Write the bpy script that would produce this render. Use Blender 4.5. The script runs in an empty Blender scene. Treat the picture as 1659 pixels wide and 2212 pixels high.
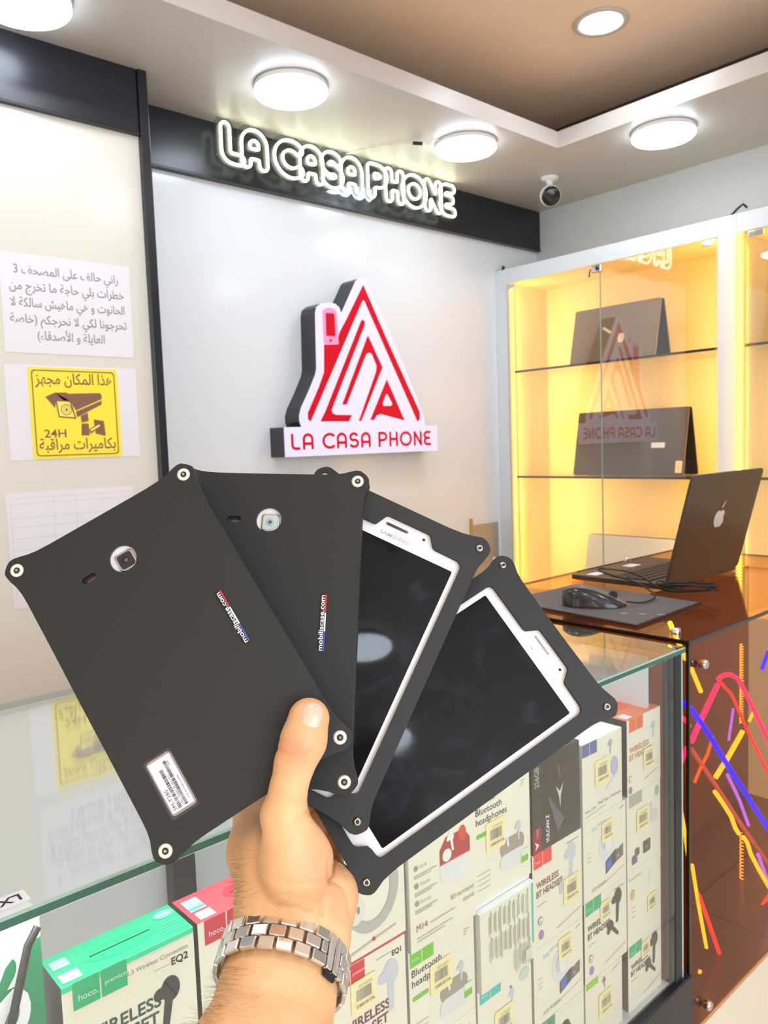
import bpy, bmesh, math, random
import numpy as np
from mathutils import Matrix, Vector
C = bpy.context.scene
COL = C.collection
random.seed(7)

# ------------------------------------------------------------------ camera, exposure, world, lights
EYE = 1.30
yaw, pitch, roll = math.radians(48.2), math.radians(-4.82), math.radians(-2.01)
_fw = np.array([math.cos(pitch)*math.cos(yaw), math.cos(pitch)*math.sin(yaw), math.sin(pitch)])
_r = np.cross(_fw, [0, 0, 1]); _r /= np.linalg.norm(_r); _u = np.cross(_r, _fw)
_r2 = _r*math.cos(roll)+_u*math.sin(roll); _u2 = _u*math.cos(roll)-_r*math.sin(roll)
CAM = np.array([_r2, -_u2, _fw])                      # rows: right, down, forward
FPX = 1710.0
cd = bpy.data.cameras.new('camera'); cam = bpy.data.objects.new('camera', cd); COL.objects.link(cam)
cd.sensor_fit = 'HORIZONTAL'; cd.sensor_width = 36; cd.lens = FPX/1659*36; cd.clip_start = .02
cam.matrix_world = Matrix(((_r2[0], _u2[0], -_fw[0], 0), (_r2[1], _u2[1], -_fw[1], 0), (_r2[2], _u2[2], -_fw[2], EYE), (0, 0, 0, 1)))
cd.dof.use_dof = True; cd.dof.focus_distance = .50; cd.dof.aperture_fstop = 34
C.camera = cam
C.view_settings.view_transform = 'Standard'; C.view_settings.look = 'None'
C.view_settings.gamma = 1; C.view_settings.use_curve_mapping = False
C.view_settings.exposure = 0.13
C.cycles.max_bounces = 14; C.cycles.transparent_max_bounces = 24; C.cycles.diffuse_bounces = 6
C.cycles.caustics_reflective = False; C.cycles.caustics_refractive = False
C.cycles.use_denoising = True
try: C.cycles.sample_clamp_indirect = 6
except Exception: pass
w = bpy.data.worlds.new('world'); C.world = w; w.use_nodes = True
w.node_tree.nodes['Background'].inputs[0].default_value = (.8, .85, 1, 1)
w.node_tree.nodes['Background'].inputs[1].default_value = .6
SPOT_E = 95.0          # emission of the small recessed downlights
LAMP_E = 14.5          # emission of the ceiling discs
STRIP_W = 3.9          # watts of each warm LED strip area light
SOFFIT = EYE+1.0; UPPER = EYE+1.2
def area(name, loc, sx, sy, watts, color, rot=(0, 0, 0)):
    l = bpy.data.lights.new(name, 'AREA'); l.shape = 'RECTANGLE'; l.size = sx; l.size_y = sy; l.energy = watts; l.color = color
    o = bpy.data.objects.new(name, l); COL.objects.link(o); o.location = loc; o.rotation_euler = rot
    return o
# daylight arriving through the open shop front behind the photographer
area('shopfront_daylight', (-.2, -2.1, 1.5), 2.4, 1.9, 66, (.88, .94, 1), (math.radians(97), 0, math.radians(0)))
# warm LED rope lights of the cabinets
WARM = (1.0, .56, .15)

def ray(px, py):
    return CAM.T @ np.array([(px-829.5)/FPX, (py-1106)/FPX, 1.0])
def PX(px, py, ax, val):
    """world point where the photo ray meets the plane axis ax = val (z given in world height)"""
    d = ray(px, py); v = val-EYE if ax == 2 else val
    q = d*(v/d[ax]); q[2] += EYE
    return q
def C2W(p):
    q = CAM.T @ np.asarray(p, float); q[2] += EYE
    return q

# ------------------------------------------------------------------ materials
def lin(c):
    return tuple(((x/255)/12.92 if x/255 <= .04045 else ((x/255+.055)/1.055)**2.4) for x in c)
_M = {}
def mat(name, rgb=(200, 200, 200), rough=.5, metal=0., spec=.5, emit=0., noise=0., nscale=40., bump=0., bscale=200., rnoise=0., coat=0., ecol=None, sub=0.):
    if name in _M: return _M[name]
    m = bpy.data.materials.new(name); m.use_nodes = True; n = m.node_tree.nodes; L = m.node_tree.links
    b = n['Principled BSDF']; col = lin(rgb)
    b.inputs['Base Color'].default_value = (*col, 1); b.inputs['Roughness'].default_value = rough
    b.inputs['Metallic'].default_value = metal; b.inputs['Specular IOR Level'].default_value = spec
    b.inputs['Coat Weight'].default_value = coat; b.inputs['Coat Roughness'].default_value = .05
    if sub: b.inputs['Subsurface Weight'].default_value = sub; b.inputs['Subsurface Radius'].default_value = (1, .35, .2); b.inputs['Subsurface Scale'].default_value = .006
    if emit:
        b.inputs['Emission Color'].default_value = (*(lin(ecol) if ecol else col), 1); b.inputs['Emission Strength'].default_value = emit
    if noise or bump or rnoise:
        tc = n.new('ShaderNodeTexCoord')
        if noise:
            t = n.new('ShaderNodeTexNoise'); t.inputs['Scale'].default_value = nscale; t.inputs['Detail'].default_value = 5
            L.new(tc.outputs['Object'], t.inputs['Vector'])
            r = n.new('ShaderNodeMixRGB'); r.blend_type = 'MIX'
            r.inputs[1].default_value = (*[x*(1-noise) for x in col], 1); r.inputs[2].default_value = (*[min(1, x*(1+noise)) for x in col], 1)
            L.new(t.outputs['Fac'], r.inputs[0]); L.new(r.outputs[0], b.inputs['Base Color'])
        if bump:
            t2 = n.new('ShaderNodeTexNoise'); t2.inputs['Scale'].default_value = bscale; L.new(tc.outputs['Object'], t2.inputs['Vector'])
            bp = n.new('ShaderNodeBump'); bp.inputs['Strength'].default_value = bump; bp.inputs['Distance'].default_value = .001
            L.new(t2.outputs['Fac'], bp.inputs['Height']); L.new(bp.outputs[0], b.inputs['Normal'])
        if rnoise:
            t3 = n.new('ShaderNodeTexNoise'); t3.inputs['Scale'].default_value = 28; t3.inputs['Detail'].default_value = 6; t3.inputs['Distortion'].default_value = 1.2
            L.new(tc.outputs['Object'], t3.inputs['Vector'])
            mr = n.new('ShaderNodeMapRange'); mr.inputs[1].default_value = .45; mr.inputs[2].default_value = .75
            mr.inputs[3].default_value = rough; mr.inputs[4].default_value = rough+rnoise
            L.new(t3.outputs['Fac'], mr.inputs[0]); L.new(mr.outputs[0], b.inputs['Roughness'])
    _M[name] = m; return m
def glassmat(name, tint, ior=1.5, refl=1.0, rough=0.0):
    if name in _M: return _M[name]
    m = bpy.data.materials.new(name); m.use_nodes = True; n = m.node_tree.nodes; L = m.node_tree.links
    n.remove(n['Principled BSDF']); out = n['Material Output']
    t = n.new('ShaderNodeBsdfTransparent'); t.inputs[0].default_value = (*tint, 1)
    g = n.new('ShaderNodeBsdfGlossy'); g.inputs['Roughness'].default_value = rough; g.inputs[0].default_value = (1, 1, 1, 1)
    f = n.new('ShaderNodeFresnel'); f.inputs[0].default_value = ior
    geo = n.new('ShaderNodeNewGeometry')
    # same IOR from both sides of a thin pane
    inv = n.new('ShaderNodeMath'); inv.operation = 'MULTIPLY_ADD'; inv.inputs[1].default_value = (1/ior-ior); inv.inputs[2].default_value = ior
    L.new(geo.outputs['Backfacing'], inv.inputs[0])
    f.inputs[0].default_value = ior
    mu = n.new('ShaderNodeMath'); mu.operation = 'MULTIPLY'; mu.inputs[1].default_value = refl; mu.use_clamp = True
    # Fresnel node flips the IOR on back faces itself, so feed the reciprocal there
    L.new(inv.outputs[0], f.inputs[0])
    L.new(f.outputs[0], mu.inputs[0])
    x = n.new('ShaderNodeMixShader'); L.new(mu.outputs[0], x.inputs[0]); L.new(t.outputs[0], x.inputs[1]); L.new(g.outputs[0], x.inputs[2])
    L.new(x.outputs[0], out.inputs[0]); _M[name] = m; return m

# ------------------------------------------------------------------ object helpers
WM = {}
def thing(name, label, cat, loc=(0, 0, 0), rot=None, group=None, kind=None):
    o = bpy.data.objects.new(name, None); COL.objects.link(o); o.empty_display_size = .02
    m = Matrix.Translation(loc)
    if rot is not None: m = m @ rot.to_4x4()
    o.matrix_world = m; WM[o.name] = m
    if kind: o['kind'] = kind
    else: o['label'] = label; o['category'] = cat
    if group: o['group'] = group
    return o
def tag(o, label, cat, group=None):
    o['label'] = label; o['category'] = cat
    if group: o['group'] = group
    return o
class MB:
    """collects geometry given in world (or frame) coordinates and links it as one mesh object"""
    def __init__(s, F=None): s.v = []; s.f = []; s.m = []; s.mats = []; s.F = F; s.smooth = []
    def mi(s, m):
        if m not in s.mats: s.mats.append(m)
        return s.mats.index(m)
    def add(s, vs, fs, m, smooth=False):
        k = len(s.v); F = s.F
        for p in vs: s.v.append(tuple(F @ Vector(p)) if F is not None else tuple(float(x) for x in p))
        i = s.mi(m)
        for f in fs: s.f.append(tuple(k+j for j in f)); s.m.append(i); s.smooth.append(smooth)
        return s
    def box(s, a, b, m, bev=0., mats=None):
        x0, y0, z0 = a; x1, y1, z1 = b
        if bev <= 0:
            vs = [(x0, y0, z0), (x1, y0, z0), (x1, y1, z0), (x0, y1, z0), (x0, y0, z1), (x1, y0, z1), (x1, y1, z1), (x0, y1, z1)]
            fs = [(0, 3, 2, 1), (4, 5, 6, 7), (0, 1, 5, 4), (1, 2, 6, 5), (2, 3, 7, 6), (3, 0, 4, 7)]
            if mats:            # keys: bottom, top, front(-y), right, back, left
                for f, k in zip(fs, ('bottom', 'top', 'front', 'right', 'back', 'left')): s.add([vs[j] for j in f], [(0, 1, 2, 3)], mats.get(k, m))
                return s
            return s.add(vs, fs, m)
        bm = bmesh.new(); bmesh.ops.create_cube(bm, size=1)
        for v in bm.verts: v.co = Vector((x0+(v.co.x+.5)*(x1-x0), y0+(v.co.y+.5)*(y1-y0), z0+(v.co.z+.5)*(z1-z0)))
        bmesh.ops.bevel(bm, geom=bm.edges[:], offset=bev, segments=2, affect='EDGES', profile=.5)
        bm.verts.index_update()
        s.add([tuple(v.co) for v in bm.verts], [tuple(v.index for v in f.verts) for f in bm.faces], m); bm.free(); return s
    def tube(s, pts, r, m, n=8, closed=False, cap=True, rs=None):
        P = [np.array(p, float) for p in pts]; k0 = len(P); rings = []
        up = np.array([0, 0, 1.]); prev = None
        for i, p in enumerate(P):
            a = P[(i-1) % k0] if (closed or i > 0) else p; b = P[(i+1) % k0] if (closed or i < k0-1) else p
            t = b-a; t = t/(np.linalg.norm(t)+1e-12)
            if prev is None:
                h = up if abs(t[2]) < .9 else np.array([1., 0, 0]); x = np.cross(h, t)
            else: x = prev-t*np.dot(prev, t)
            x /= np.linalg.norm(x)+1e-12; prev = x; y = np.cross(t, x); rr = rs[i] if rs else r
            rings.append([p+rr*(x*math.cos(2*math.pi*j/n)+y*math.sin(2*math.pi*j/n)) for j in range(n)])
        vs = [q for R in rings for q in R]; fs = []
        for i in range(k0 if closed else k0-1):
            for j in range(n):
                a = i*n+j; b = i*n+(j+1) % n; c = ((i+1) % k0)*n+(j+1) % n; d = ((i+1) % k0)*n+j; fs.append((a, b, c, d))
        s.add(vs, fs, m, True)
        if cap and not closed: s.add(rings[0], [tuple(range(n))[::-1]], m); s.add(rings[-1], [tuple(range(n))], m)
        return s
    def lathe(s, prof, m, O=(0, 0, 0), ax=(0, 0, 1), n=32, smooth=True):
        """prof: (radius, height) pairs revolved about ax through O"""
        ax = Vector(ax).normalized(); q = ax.to_track_quat('Z', 'Y'); O = Vector(O); vs = []; fs = []
        for r, h in prof:
            for j in range(n): vs.append(tuple(O+q @ Vector((r*math.cos(2*math.pi*j/n), r*math.sin(2*math.pi*j/n), h))))
        for i in range(len(prof)-1):
            for j in range(n): fs.append((i*n+j, i*n+(j+1) % n, (i+1)*n+(j+1) % n, (i+1)*n+j))
        fs.append(tuple(range(n))[::-1]); fs.append(tuple((len(prof)-1)*n+j for j in range(n)))
        k = len(fs)
        s.add(vs, fs[:-2], m, smooth); s.add(vs, fs[-2:], m, False); return s
    def quad(s, pts, m): return s.add(pts, [tuple(range(len(pts)))], m)
    def plate(s, loops, w0, w1, m, side=None, bev=0.):
        """flat outline (outer loop + holes) extruded between w0 and w1 along z"""
        vs, fs = plate_mesh(loops, w0, w1, bev); return s.add(vs, fs, m)
    def build(s, name, parent=None, kind=None):
        V = np.array(s.v)
        if parent is not None:
            inv = WM[parent.name].inverted(); A = np.array(inv); V = V @ A[:3, :3].T+A[:3, 3]
        c = (V.min(0)+V.max(0))/2
        me = bpy.data.meshes.new(name); me.from_pydata((V-c).tolist(), [], s.f)
        for m in s.mats: me.materials.append(m)
        me.polygons.foreach_set('material_index', s.m); me.polygons.foreach_set('use_smooth', s.smooth); me.validate(); me.update()
        o = bpy.data.objects.new(name, me); COL.objects.link(o); o.location = c
        if parent is not None: o.parent = parent; WM[o.name] = WM[parent.name] @ Matrix.Translation(c)
        else: WM[o.name] = Matrix.Translation(c)
        if kind: o['kind'] = kind
        return o
def fix_normals(vs, fs):
    bm = bmesh.new(); B = [bm.verts.new(v) for v in vs]
    for f in fs:
        try: bm.faces.new([B[i] for i in f])
        except ValueError: pass
    bmesh.ops.remove_doubles(bm, verts=bm.verts[:], dist=1e-6); bmesh.ops.recalc_face_normals(bm, faces=bm.faces[:]); bm.verts.index_update()
    r = [tuple(v.co) for v in bm.verts], [tuple(v.index for v in f.verts) for f in bm.faces]; bm.free(); return r
_temp = []
def curve_mesh(cu):
    o = bpy.data.objects.new('tmp', cu); COL.objects.link(o); dg = bpy.context.evaluated_depsgraph_get(); dg.update()
    me = bpy.data.meshes.new_from_object(o.evaluated_get(dg)); vs = [tuple(v.co) for v in me.vertices]; fs = [tuple(p.vertices) for p in me.polygons]
    bpy.data.objects.remove(o); bpy.data.meshes.remove(me); return vs, fs
def plate_mesh(loops, w0, w1, bev=0.):
    S = 100.0       # filled at a larger scale for precision
    cu = bpy.data.curves.new('tmpc', 'CURVE'); cu.dimensions = '2D'; cu.fill_mode = 'BOTH'
    cu.extrude = abs(w1-w0)/2*S-bev*S; cu.bevel_depth = bev*S; cu.bevel_resolution = 1 if bev else 0
    if bev: cu.offset = -bev*S
    for lp in loops:
        sp = cu.splines.new('POLY'); sp.points.add(len(lp)-1); sp.use_cyclic_u = True
        for i, (x, y) in enumerate(lp): sp.points[i].co = (x*S, y*S, 0, 1)
    vs, fs = curve_mesh(cu); bpy.data.curves.remove(cu); zc = (w0+w1)/2
    return fix_normals([(x/S, y/S, z/S+zc) for x, y, z in vs], fs)
_tc = {}
def text2d(s, size=1., bold=0., shear=0., space=1.0):
    key = (s, bold, shear, space)
    if key not in _tc:
        cu = bpy.data.curves.new('tmpt', 'FONT'); cu.body = s; cu.size = 1; cu.offset = bold; cu.shear = shear; cu.space_character = space; cu.resolution_u = 3
        _tc[key] = curve_mesh(cu); bpy.data.curves.remove(cu)
    vs, fs = _tc[key]
    return [(x*size, y*size) for x, y, z in vs], fs
def text_width(s, bold=0., space=1.0, shear=0.):
    vs, _ = text2d(s, 1, bold, shear, space); xs = [v[0] for v in vs]; return (min(xs), max(xs)) if xs else (0, 0)
class Print:
    """flat print on a plane: O origin, U right, V up, N outward; thickness is a hair of ink or paper"""
    def __init__(s, O, U, V, N, h=.0003): s.O, s.U, s.V, s.N = [np.array(a, float) for a in (O, U, V, N)]; s.mb = MB(); s.h = h; s.lay = 1
    def P(s, u, v): return s.O+s.U*u+s.V*v+s.N*(s.h*s.lay)
    def poly(s, pts, m, up=True):
        s.mb.add([s.P(*p) for p in pts], [tuple(range(len(pts)))], m)
        if up: s.lay += .15
    def mesh(s, vs, fs, m): s.mb.add([s.P(*p) for p in vs], fs, m); s.lay += .1
    def rect(s, u0, v0, u1, v1, m): s.poly([(u0, v0), (u1, v0), (u1, v1), (u0, v1)], m)
    def ell(s, u, v, a, b, m, rot=0, n=24, up=True):
        c, d = math.cos(rot), math.sin(rot)
        s.poly([(u+a*math.cos(t)*c-b*math.sin(t)*d, v+a*math.cos(t)*d+b*math.sin(t)*c) for t in [2*math.pi*i/n for i in range(n)]], m, up)
    def line(s, u0, v0, u1, v1, wd, m):
        d = math.hypot(u1-u0, v1-v0)+1e-9; nx, ny = -(v1-v0)/d*wd/2, (u1-u0)/d*wd/2
        s.poly([(u0-nx, v0-ny), (u1-nx, v1-ny), (u1+nx, v1+ny), (u0+nx, v0+ny)], m)
    def caps(s, u0, v0, u1, v1, r0, r1, m, n=10):
        a = math.atan2(v1-v0, u1-u0); pts = []
        for i in range(n+1): t = a+math.pi/2+math.pi*i/n; pts.append((u0+r0*math.cos(t), v0+r0*math.sin(t)))
        for i in range(n+1): t = a-math.pi/2+math.pi*i/n; pts.append((u1+r1*math.cos(t), v1+r1*math.sin(t)))
        s.poly(pts, m)
    def text(s, t, u, v, size, m, align='l', bold=0., rot=0., width=None, shear=0., space=1.0):
        a, b = text_width(t, bold, space, shear); wd = b-a
        sx = size; 
        if width: sx = width/wd if wd else size
        vs, fs = text2d(t, 1, bold, shear, space); c, d = math.cos(rot), math.sin(rot); o = {'l': 0, 'c': -.5, 'r': -1.}[align]*wd*sx
        out = []
        for x, y in vs:
            X = (x-a)*sx+o; Y = y*size; out.append((u+X*c-Y*d, v+X*d+Y*c))
        s.mesh(out, fs, m)
    def build(s, name, parent): 
        return s.mb.build(name, parent)

# contours of stroke skeletons (for the neon letters): level set of the distance to the strokes
def contours(strokes, rad, res):
    segs = [(np.array(a, float), np.array(b, float)) for st in strokes for a, b in zip(st[:-1], st[1:])]
    al = np.array([p for s in segs for p in s]); lo = al.min(0)-rad-3*res; hi = al.max(0)+rad+3*res
    nx, ny = (np.ceil((hi-lo)/res)).astype(int)+1
    X, Y = np.meshgrid(lo[0]+np.arange(nx)*res, lo[1]+np.arange(ny)*res, indexing='ij'); D = np.full(X.shape, 1e9)
    for a, b in segs:
        ab = b-a; L2 = ab@ab+1e-12; t = np.clip(((X-a[0])*ab[0]+(Y-a[1])*ab[1])/L2, 0, 1)
        D = np.minimum(D, np.hypot(X-a[0]-t*ab[0], Y-a[1]-t*ab[1]))
    D -= rad+1e-7; ed = {}; adj = {}
    def pt(i, j, k, l):
        key = (i, j, k, l) if (i, j) < (k, l) else (k, l, i, j)
        if key not in ed:
            a, b, c, d = key; f = D[a, b]/(D[a, b]-D[c, d]); ed[key] = (X[a, b]+(X[c, d]-X[a, b])*f, Y[a, b]+(Y[c, d]-Y[a, b])*f)
        return key
    ins = D < 0
    for i in range(nx-1):
        for j in range(ny-1):
            cs = [(i, j), (i+1, j), (i+1, j+1), (i, j+1)]; b = [ins[c] for c in cs]
            if all(b) or not any(b): continue
            cr = [pt(*cs[k], *cs[(k+1) % 4]) for k in range(4) if b[k] != b[(k+1) % 4]]
            prs = [(cr[0], cr[1])] if len(cr) == 2 else [(cr[0], cr[1]), (cr[2], cr[3])]
            for p, q in prs: adj.setdefault(p, []).append(q); adj.setdefault(q, []).append(p)
    loops = []; seen = set()
    for st in adj:
        if st in seen: continue
        lp = [st]; seen.add(st); cur = st
        while True:
            nx_ = [q for q in adj[cur] if q not in seen]
            if not nx_: break
            cur = nx_[0]; seen.add(cur); lp.append(cur)
        if len(lp) > 6: loops.append([ed[k] for k in lp])
    out = []
    for lp in loops:
        P = np.array(lp)
        for _ in range(2): P = (np.roll(P, 1, 0)+2*P+np.roll(P, -1, 0))/4
        out.append([tuple(q) for q in P])
    return out
def arc(cx, cy, rx, ry, a0, a1, n=10): return [(cx+rx*math.cos(math.radians(a0+(a1-a0)*i/n)), cy+ry*math.sin(math.radians(a0+(a1-a0)*i/n))) for i in range(n+1)]
# rounded skeleton alphabet, unit height; value = (strokes, width)
GL = {
 'L': ([[(0, 1), (0, .25)]+arc(.22, .22, .22, .22, 180, 270, 5)+[(.42, 0)]], .42),
 'A': ([[(0, 0), (0, .62)]+arc(.27, .66, .27, .34, 180, 0, 10)+[(.54, 0)], [(0, .34), (.54, .34)]], .54),
 'C': ([arc(.42, .5, .42, .5, 50, 310, 18)], .66),
 'S': ([arc(.27, .74, .25, .26, 35, 250, 12)+arc(.27, .27, .27, .27, 80, -145, 14)], .54),
 'P': ([[(0, 0), (0, 1), (.25, 1)]+arc(.25, .72, .27, .28, 90, -90, 8)+[(0, .44)]], .52),
 'H': ([[(0, 0), (0, 1)], [(.5, 0), (.5, 1)], [(0, .5), (.5, .5)]], .5),
 'O': ([arc(.4, .5, .4, .5, 90, 450, 24)], .8),
 'N': ([[(0, 0), (0, 1), (.5, 0), (.5, 1)]], .5),
 'E': ([[(.44, 1), (.2, 1)]+arc(.2, .76, .2, .24, 90, 260, 6)+[(.38, .52), ]+[(.2, .5)]+arc(.2, .26, .2, .26, 100, 270, 6)+[(.46, 0)]], .46)}

# ------------------------------------------------------------------ palette
M = dict(
 wallwhite=mat('painted_wall', (206, 210, 213), .7, noise=.02, nscale=6, bump=.05, bscale=90),
 laminate=mat('glossy_white_laminate', (226, 231, 237), .15, coat=.0, noise=.012, nscale=3),
 laminate_l=mat('glossy_ivory_laminate', (226, 222, 213), .2, noise=.012, nscale=3),
 black_lam=mat('black_laminate', (31, 33, 41), .28, noise=.05, nscale=20),
 soffit=mat('satin_ceiling_paint', (196, 191, 185), .38, noise=.02, nscale=5),
 upper=mat('warm_ceiling_paint', (246, 220, 194), .6, noise=.02, nscale=4),
 floor=mat('cream_floor_tile', (226, 214, 196), .25, noise=.04, nscale=5),
 joint=mat('tile_joint', (120, 112, 100), .8),
 cove=mat('cove_dark', (70, 66, 62), .8),
 frame_white=mat('white_cabinet_frame', (214, 220, 226), .3, noise=.01, nscale=8),
 shelf_dark=mat('smoked_shelf_edge', (58, 50, 42), .3),
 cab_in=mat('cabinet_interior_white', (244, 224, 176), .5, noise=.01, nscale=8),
 steel=mat('polished_steel', (238, 236, 234), .24, 1., noise=.04, nscale=60),
 chrome=mat('chrome', (220, 220, 220), .08, 1.),
 dark_metal=mat('dark_metal', (60, 60, 62), .35, .8),
 black_plastic=mat('black_plastic', (22, 22, 24), .35, bump=.05, bscale=600),
 rubber=mat('black_rubber', (26, 26, 27), .6),
 paper=mat('white_paper', (232, 230, 238), .8, noise=.015, nscale=20),
 ink=mat('grey_ink', (140, 138, 144), .8), faint=mat('faint_ink', (205, 198, 196), .8), inkblack=mat('black_ink', (30, 28, 30), .7),
 spotface=mat('spot_diffuser', (240, 248, 255), .5, emit=SPOT_E, ecol=(236, 244, 255)),
 lampface=mat('lamp_diffuser', (240, 248, 255), .5, emit=LAMP_E, ecol=(226, 240, 255)),
 white_plastic=mat('white_plastic', (232, 232, 232), .35),
 strip=mat('warm_led_strip', (255, 215, 90), .5, emit=5, ecol=(255, 208, 70)),
 glass=glassmat('clear_glass', (.97, .985, .975), 1.5, 1.0),
 counter_glass=glassmat('counter_glass', (.95, .98, .965), 1.75, 1.6, .035),
 glass_edge=mat('green_glass_edge', (8, 92, 68), .12, spec=.8, coat=.6),
 glass_bevel=mat('polished_glass_bevel', (168, 200, 190), .15, coat=.5),
 door_glass=glassmat('cabinet_door_glass', (.97, .98, .97), 1.5, 1.7),
 amber=glassmat('amber_acrylic', (.90, .66, .43), 1.5, .6),
 amber_edge=mat('dark_amber_edge', (30, 16, 10), .2, coat=.5),
)

# ------------------------------------------------------------------ room shell
def struct(name, mb): return mb.build(name, None, 'structure')
XL, XR, YF, YB = -2.2, 2.94, -2.3, 2.21
# floor of large tiles: each a part of the floor near the counter, plain slab beneath
fl = thing('floor', None, None, (0, 0, 0), kind='structure')
MB().box((XL-.1, YF-.1, -.12), (XR+.1, YB+.1, -.006), M['joint']).build('screed', fl)
T = .6; n_ = 0
tile_me = None
for i in range(9):
    for j in range(8):
        x0 = XL+i*T; y0 = YF+j*T; x1 = min(x0+T, XR)-.0015; y1 = min(y0+T, YB)-.0015
        if x0 > XR-.02 or y0 > YB-.02: continue
        MB().box((x0+.0015, y0+.0015, -.006), (x1, y1, 0), M['floor']).build('tile', fl)
struct('wall_back', MB().box((XL-.1, YB, 0), (XR+.1, YB+.1, 2.75), M['laminate']))
struct('wall_right', MB().box((XR, YF, 0), (XR+.1, YB, 2.75), M['wallwhite']))
struct('wall_left', MB().box((XL-.1, YF, 0), (XL, YB, 2.75), M['wallwhite']))
struct('wall_front', MB().box((XL-.1, YF-.1, 0), (-1.5, YF, 2.75), M['wallwhite']).box((1.1, YF-.1, 0), (XR+.1, YF, 2.75), M['wallwhite']).box((-1.5, YF-.1, 2.45), (1.1, YF, 2.75), M['wallwhite']))
# raised panel carrying the notices, its black side strip and the two black fascias
struct('trim_1', MB().box((-1.2, 2.025, 0), (1.0, YB, EYE+.838), M['laminate_l'], 0))
struct('trim_2', MB().box((-1.2, 2.012, EYE+.838), (.985, YB, SOFFIT), M['black_lam'], .002))
struct('trim_3', MB().box((.987, 2.006, 0), (1.012, YB, SOFFIT), M['black_lam'], .002))
struct('trim_4', MB().box((1.012, 2.188, EYE+.834), (XR, YB, SOFFIT), M['black_lam'], .002))
# thin shadow joint at the right end of the sign wall and aluminium bead under the fascias
struct('trim_5', MB().box((1.012, 2.184, EYE+.829), (XR, YB, EYE+.8335), M['dark_metal']).box((-1.2, 2.008, EYE+.833), (.985, 2.05, EYE+.8375), M['dark_metal']))
# ceiling: lowered soffit ring with an upstand lip, higher tray and a dark cove gap
TX0, TX1, TY0, TY1 = -.55, 2.363, -.95, 1.678
def ring(mb, x0, y0, x1, y1, X0, Y0, X1, Y1, z0, z1, m):
    mb.box((X0, Y0, z0), (X1, y0, z1), m).box((X0, y1, z0), (X1, Y1, z1), m).box((X0, y0, z0), (x0, y1, z1), m).box((x1, y0, z0), (X1, y1, z1), m)
ce = thing('ceiling', None, None, (0, 0, SOFFIT), kind='structure')
s = MB(); ring(s, TX0, TY0, TX1, TY1, XL, YF, XR, YB, SOFFIT, SOFFIT+.02, M['soffit']); s.build('soffit', ce)
s = MB(); ring(s, TX0, TY0, TX1, TY1, TX0-.018, TY0-.018, TX1+.018, TY1+.018, SOFFIT+.02, SOFFIT+.055, M['soffit']); s.build('cove_lip', ce)
MB().box((XL, YF, UPPER), (XR, YB, UPPER+.03), M['upper']).build('tray_ceiling', ce)
s = MB(); ring(s, TX0-.32, TY0-.32, TX1+.3, TY1+.3, TX0-.34, TY0-.34, TX1+.32, TY1+.32, SOFFIT+.02, UPPER, M['cove']); s.build('cove_wall', ce)

# ------------------------------------------------------------------ ceiling lamps
def lamp(x, y, label, z=SOFFIT, rad=.102, group=None):
    t = thing('ceiling_lamp', label, 'ceiling lamp', (x, y, z), group=group)
    MB().lathe([(rad*.97, 0), (rad, -.004), (rad, -.012), (rad*.985, -.0145)], M['white_plastic'], (x, y, z-.0005), n=48).build('housing', t)
    MB().lathe([(rad*.985, -.0145), (rad*.98, -.024), (rad*.93, -.029)], M['lampface'], (x, y, z-.0005), n=48).build('diffuser', t)
lamp(1.357, 1.842, 'round lit surface lamp above the left half of the neon letters')
lamp(.647, 1.84, 'round lit surface lamp cut off by the top left corner of the photo')
lamp(2.067, 1.835, 'round lit surface lamp above the right end of the neon letters')
lamp(2.511, 1.367, 'round lit surface lamp above the warm glass cabinet, right of the white camera')
for x, y in ((-.98, -1.36), (-.98, 1.0), (2.60, .15), (.7, -1.5), (2.1, -1.5)):
    lamp(x, y, 'round surface lamp behind the viewer, outside the photo', group='lamps behind the photographer')
def spot(x, y, label, group=None):
    t = thing('recessed_lamp', label, 'ceiling lamp', (x, y, UPPER), group=group)
    MB().lathe([(.079, 0), (.079, -.004), (.074, -.007), (.056, -.004), (.054, -.001)], M['soffit'], (x, y, UPPER-.0004), n=48).build('trim_ring', t)
    MB().lathe([(.0545, 0), (.0545, -.002), (.053, -.0032)], M['spotface'], (x, y, UPPER-.0006), n=48).build('diffuser', t)
spot(2.107, 1.34, 'small recessed round lamp in the raised tan ceiling')
for x, y in ((.95, 1.15), (-.1, 1.15), (.5, .2), (1.7, .3), (.9, -.6), (-.2, -.6)): spot(x, y, 'added unseen downlight in the raised ceiling above the viewer', 'added downlights overhead')  # unseen downlights added to brighten counter, boxes and hand from above

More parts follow.
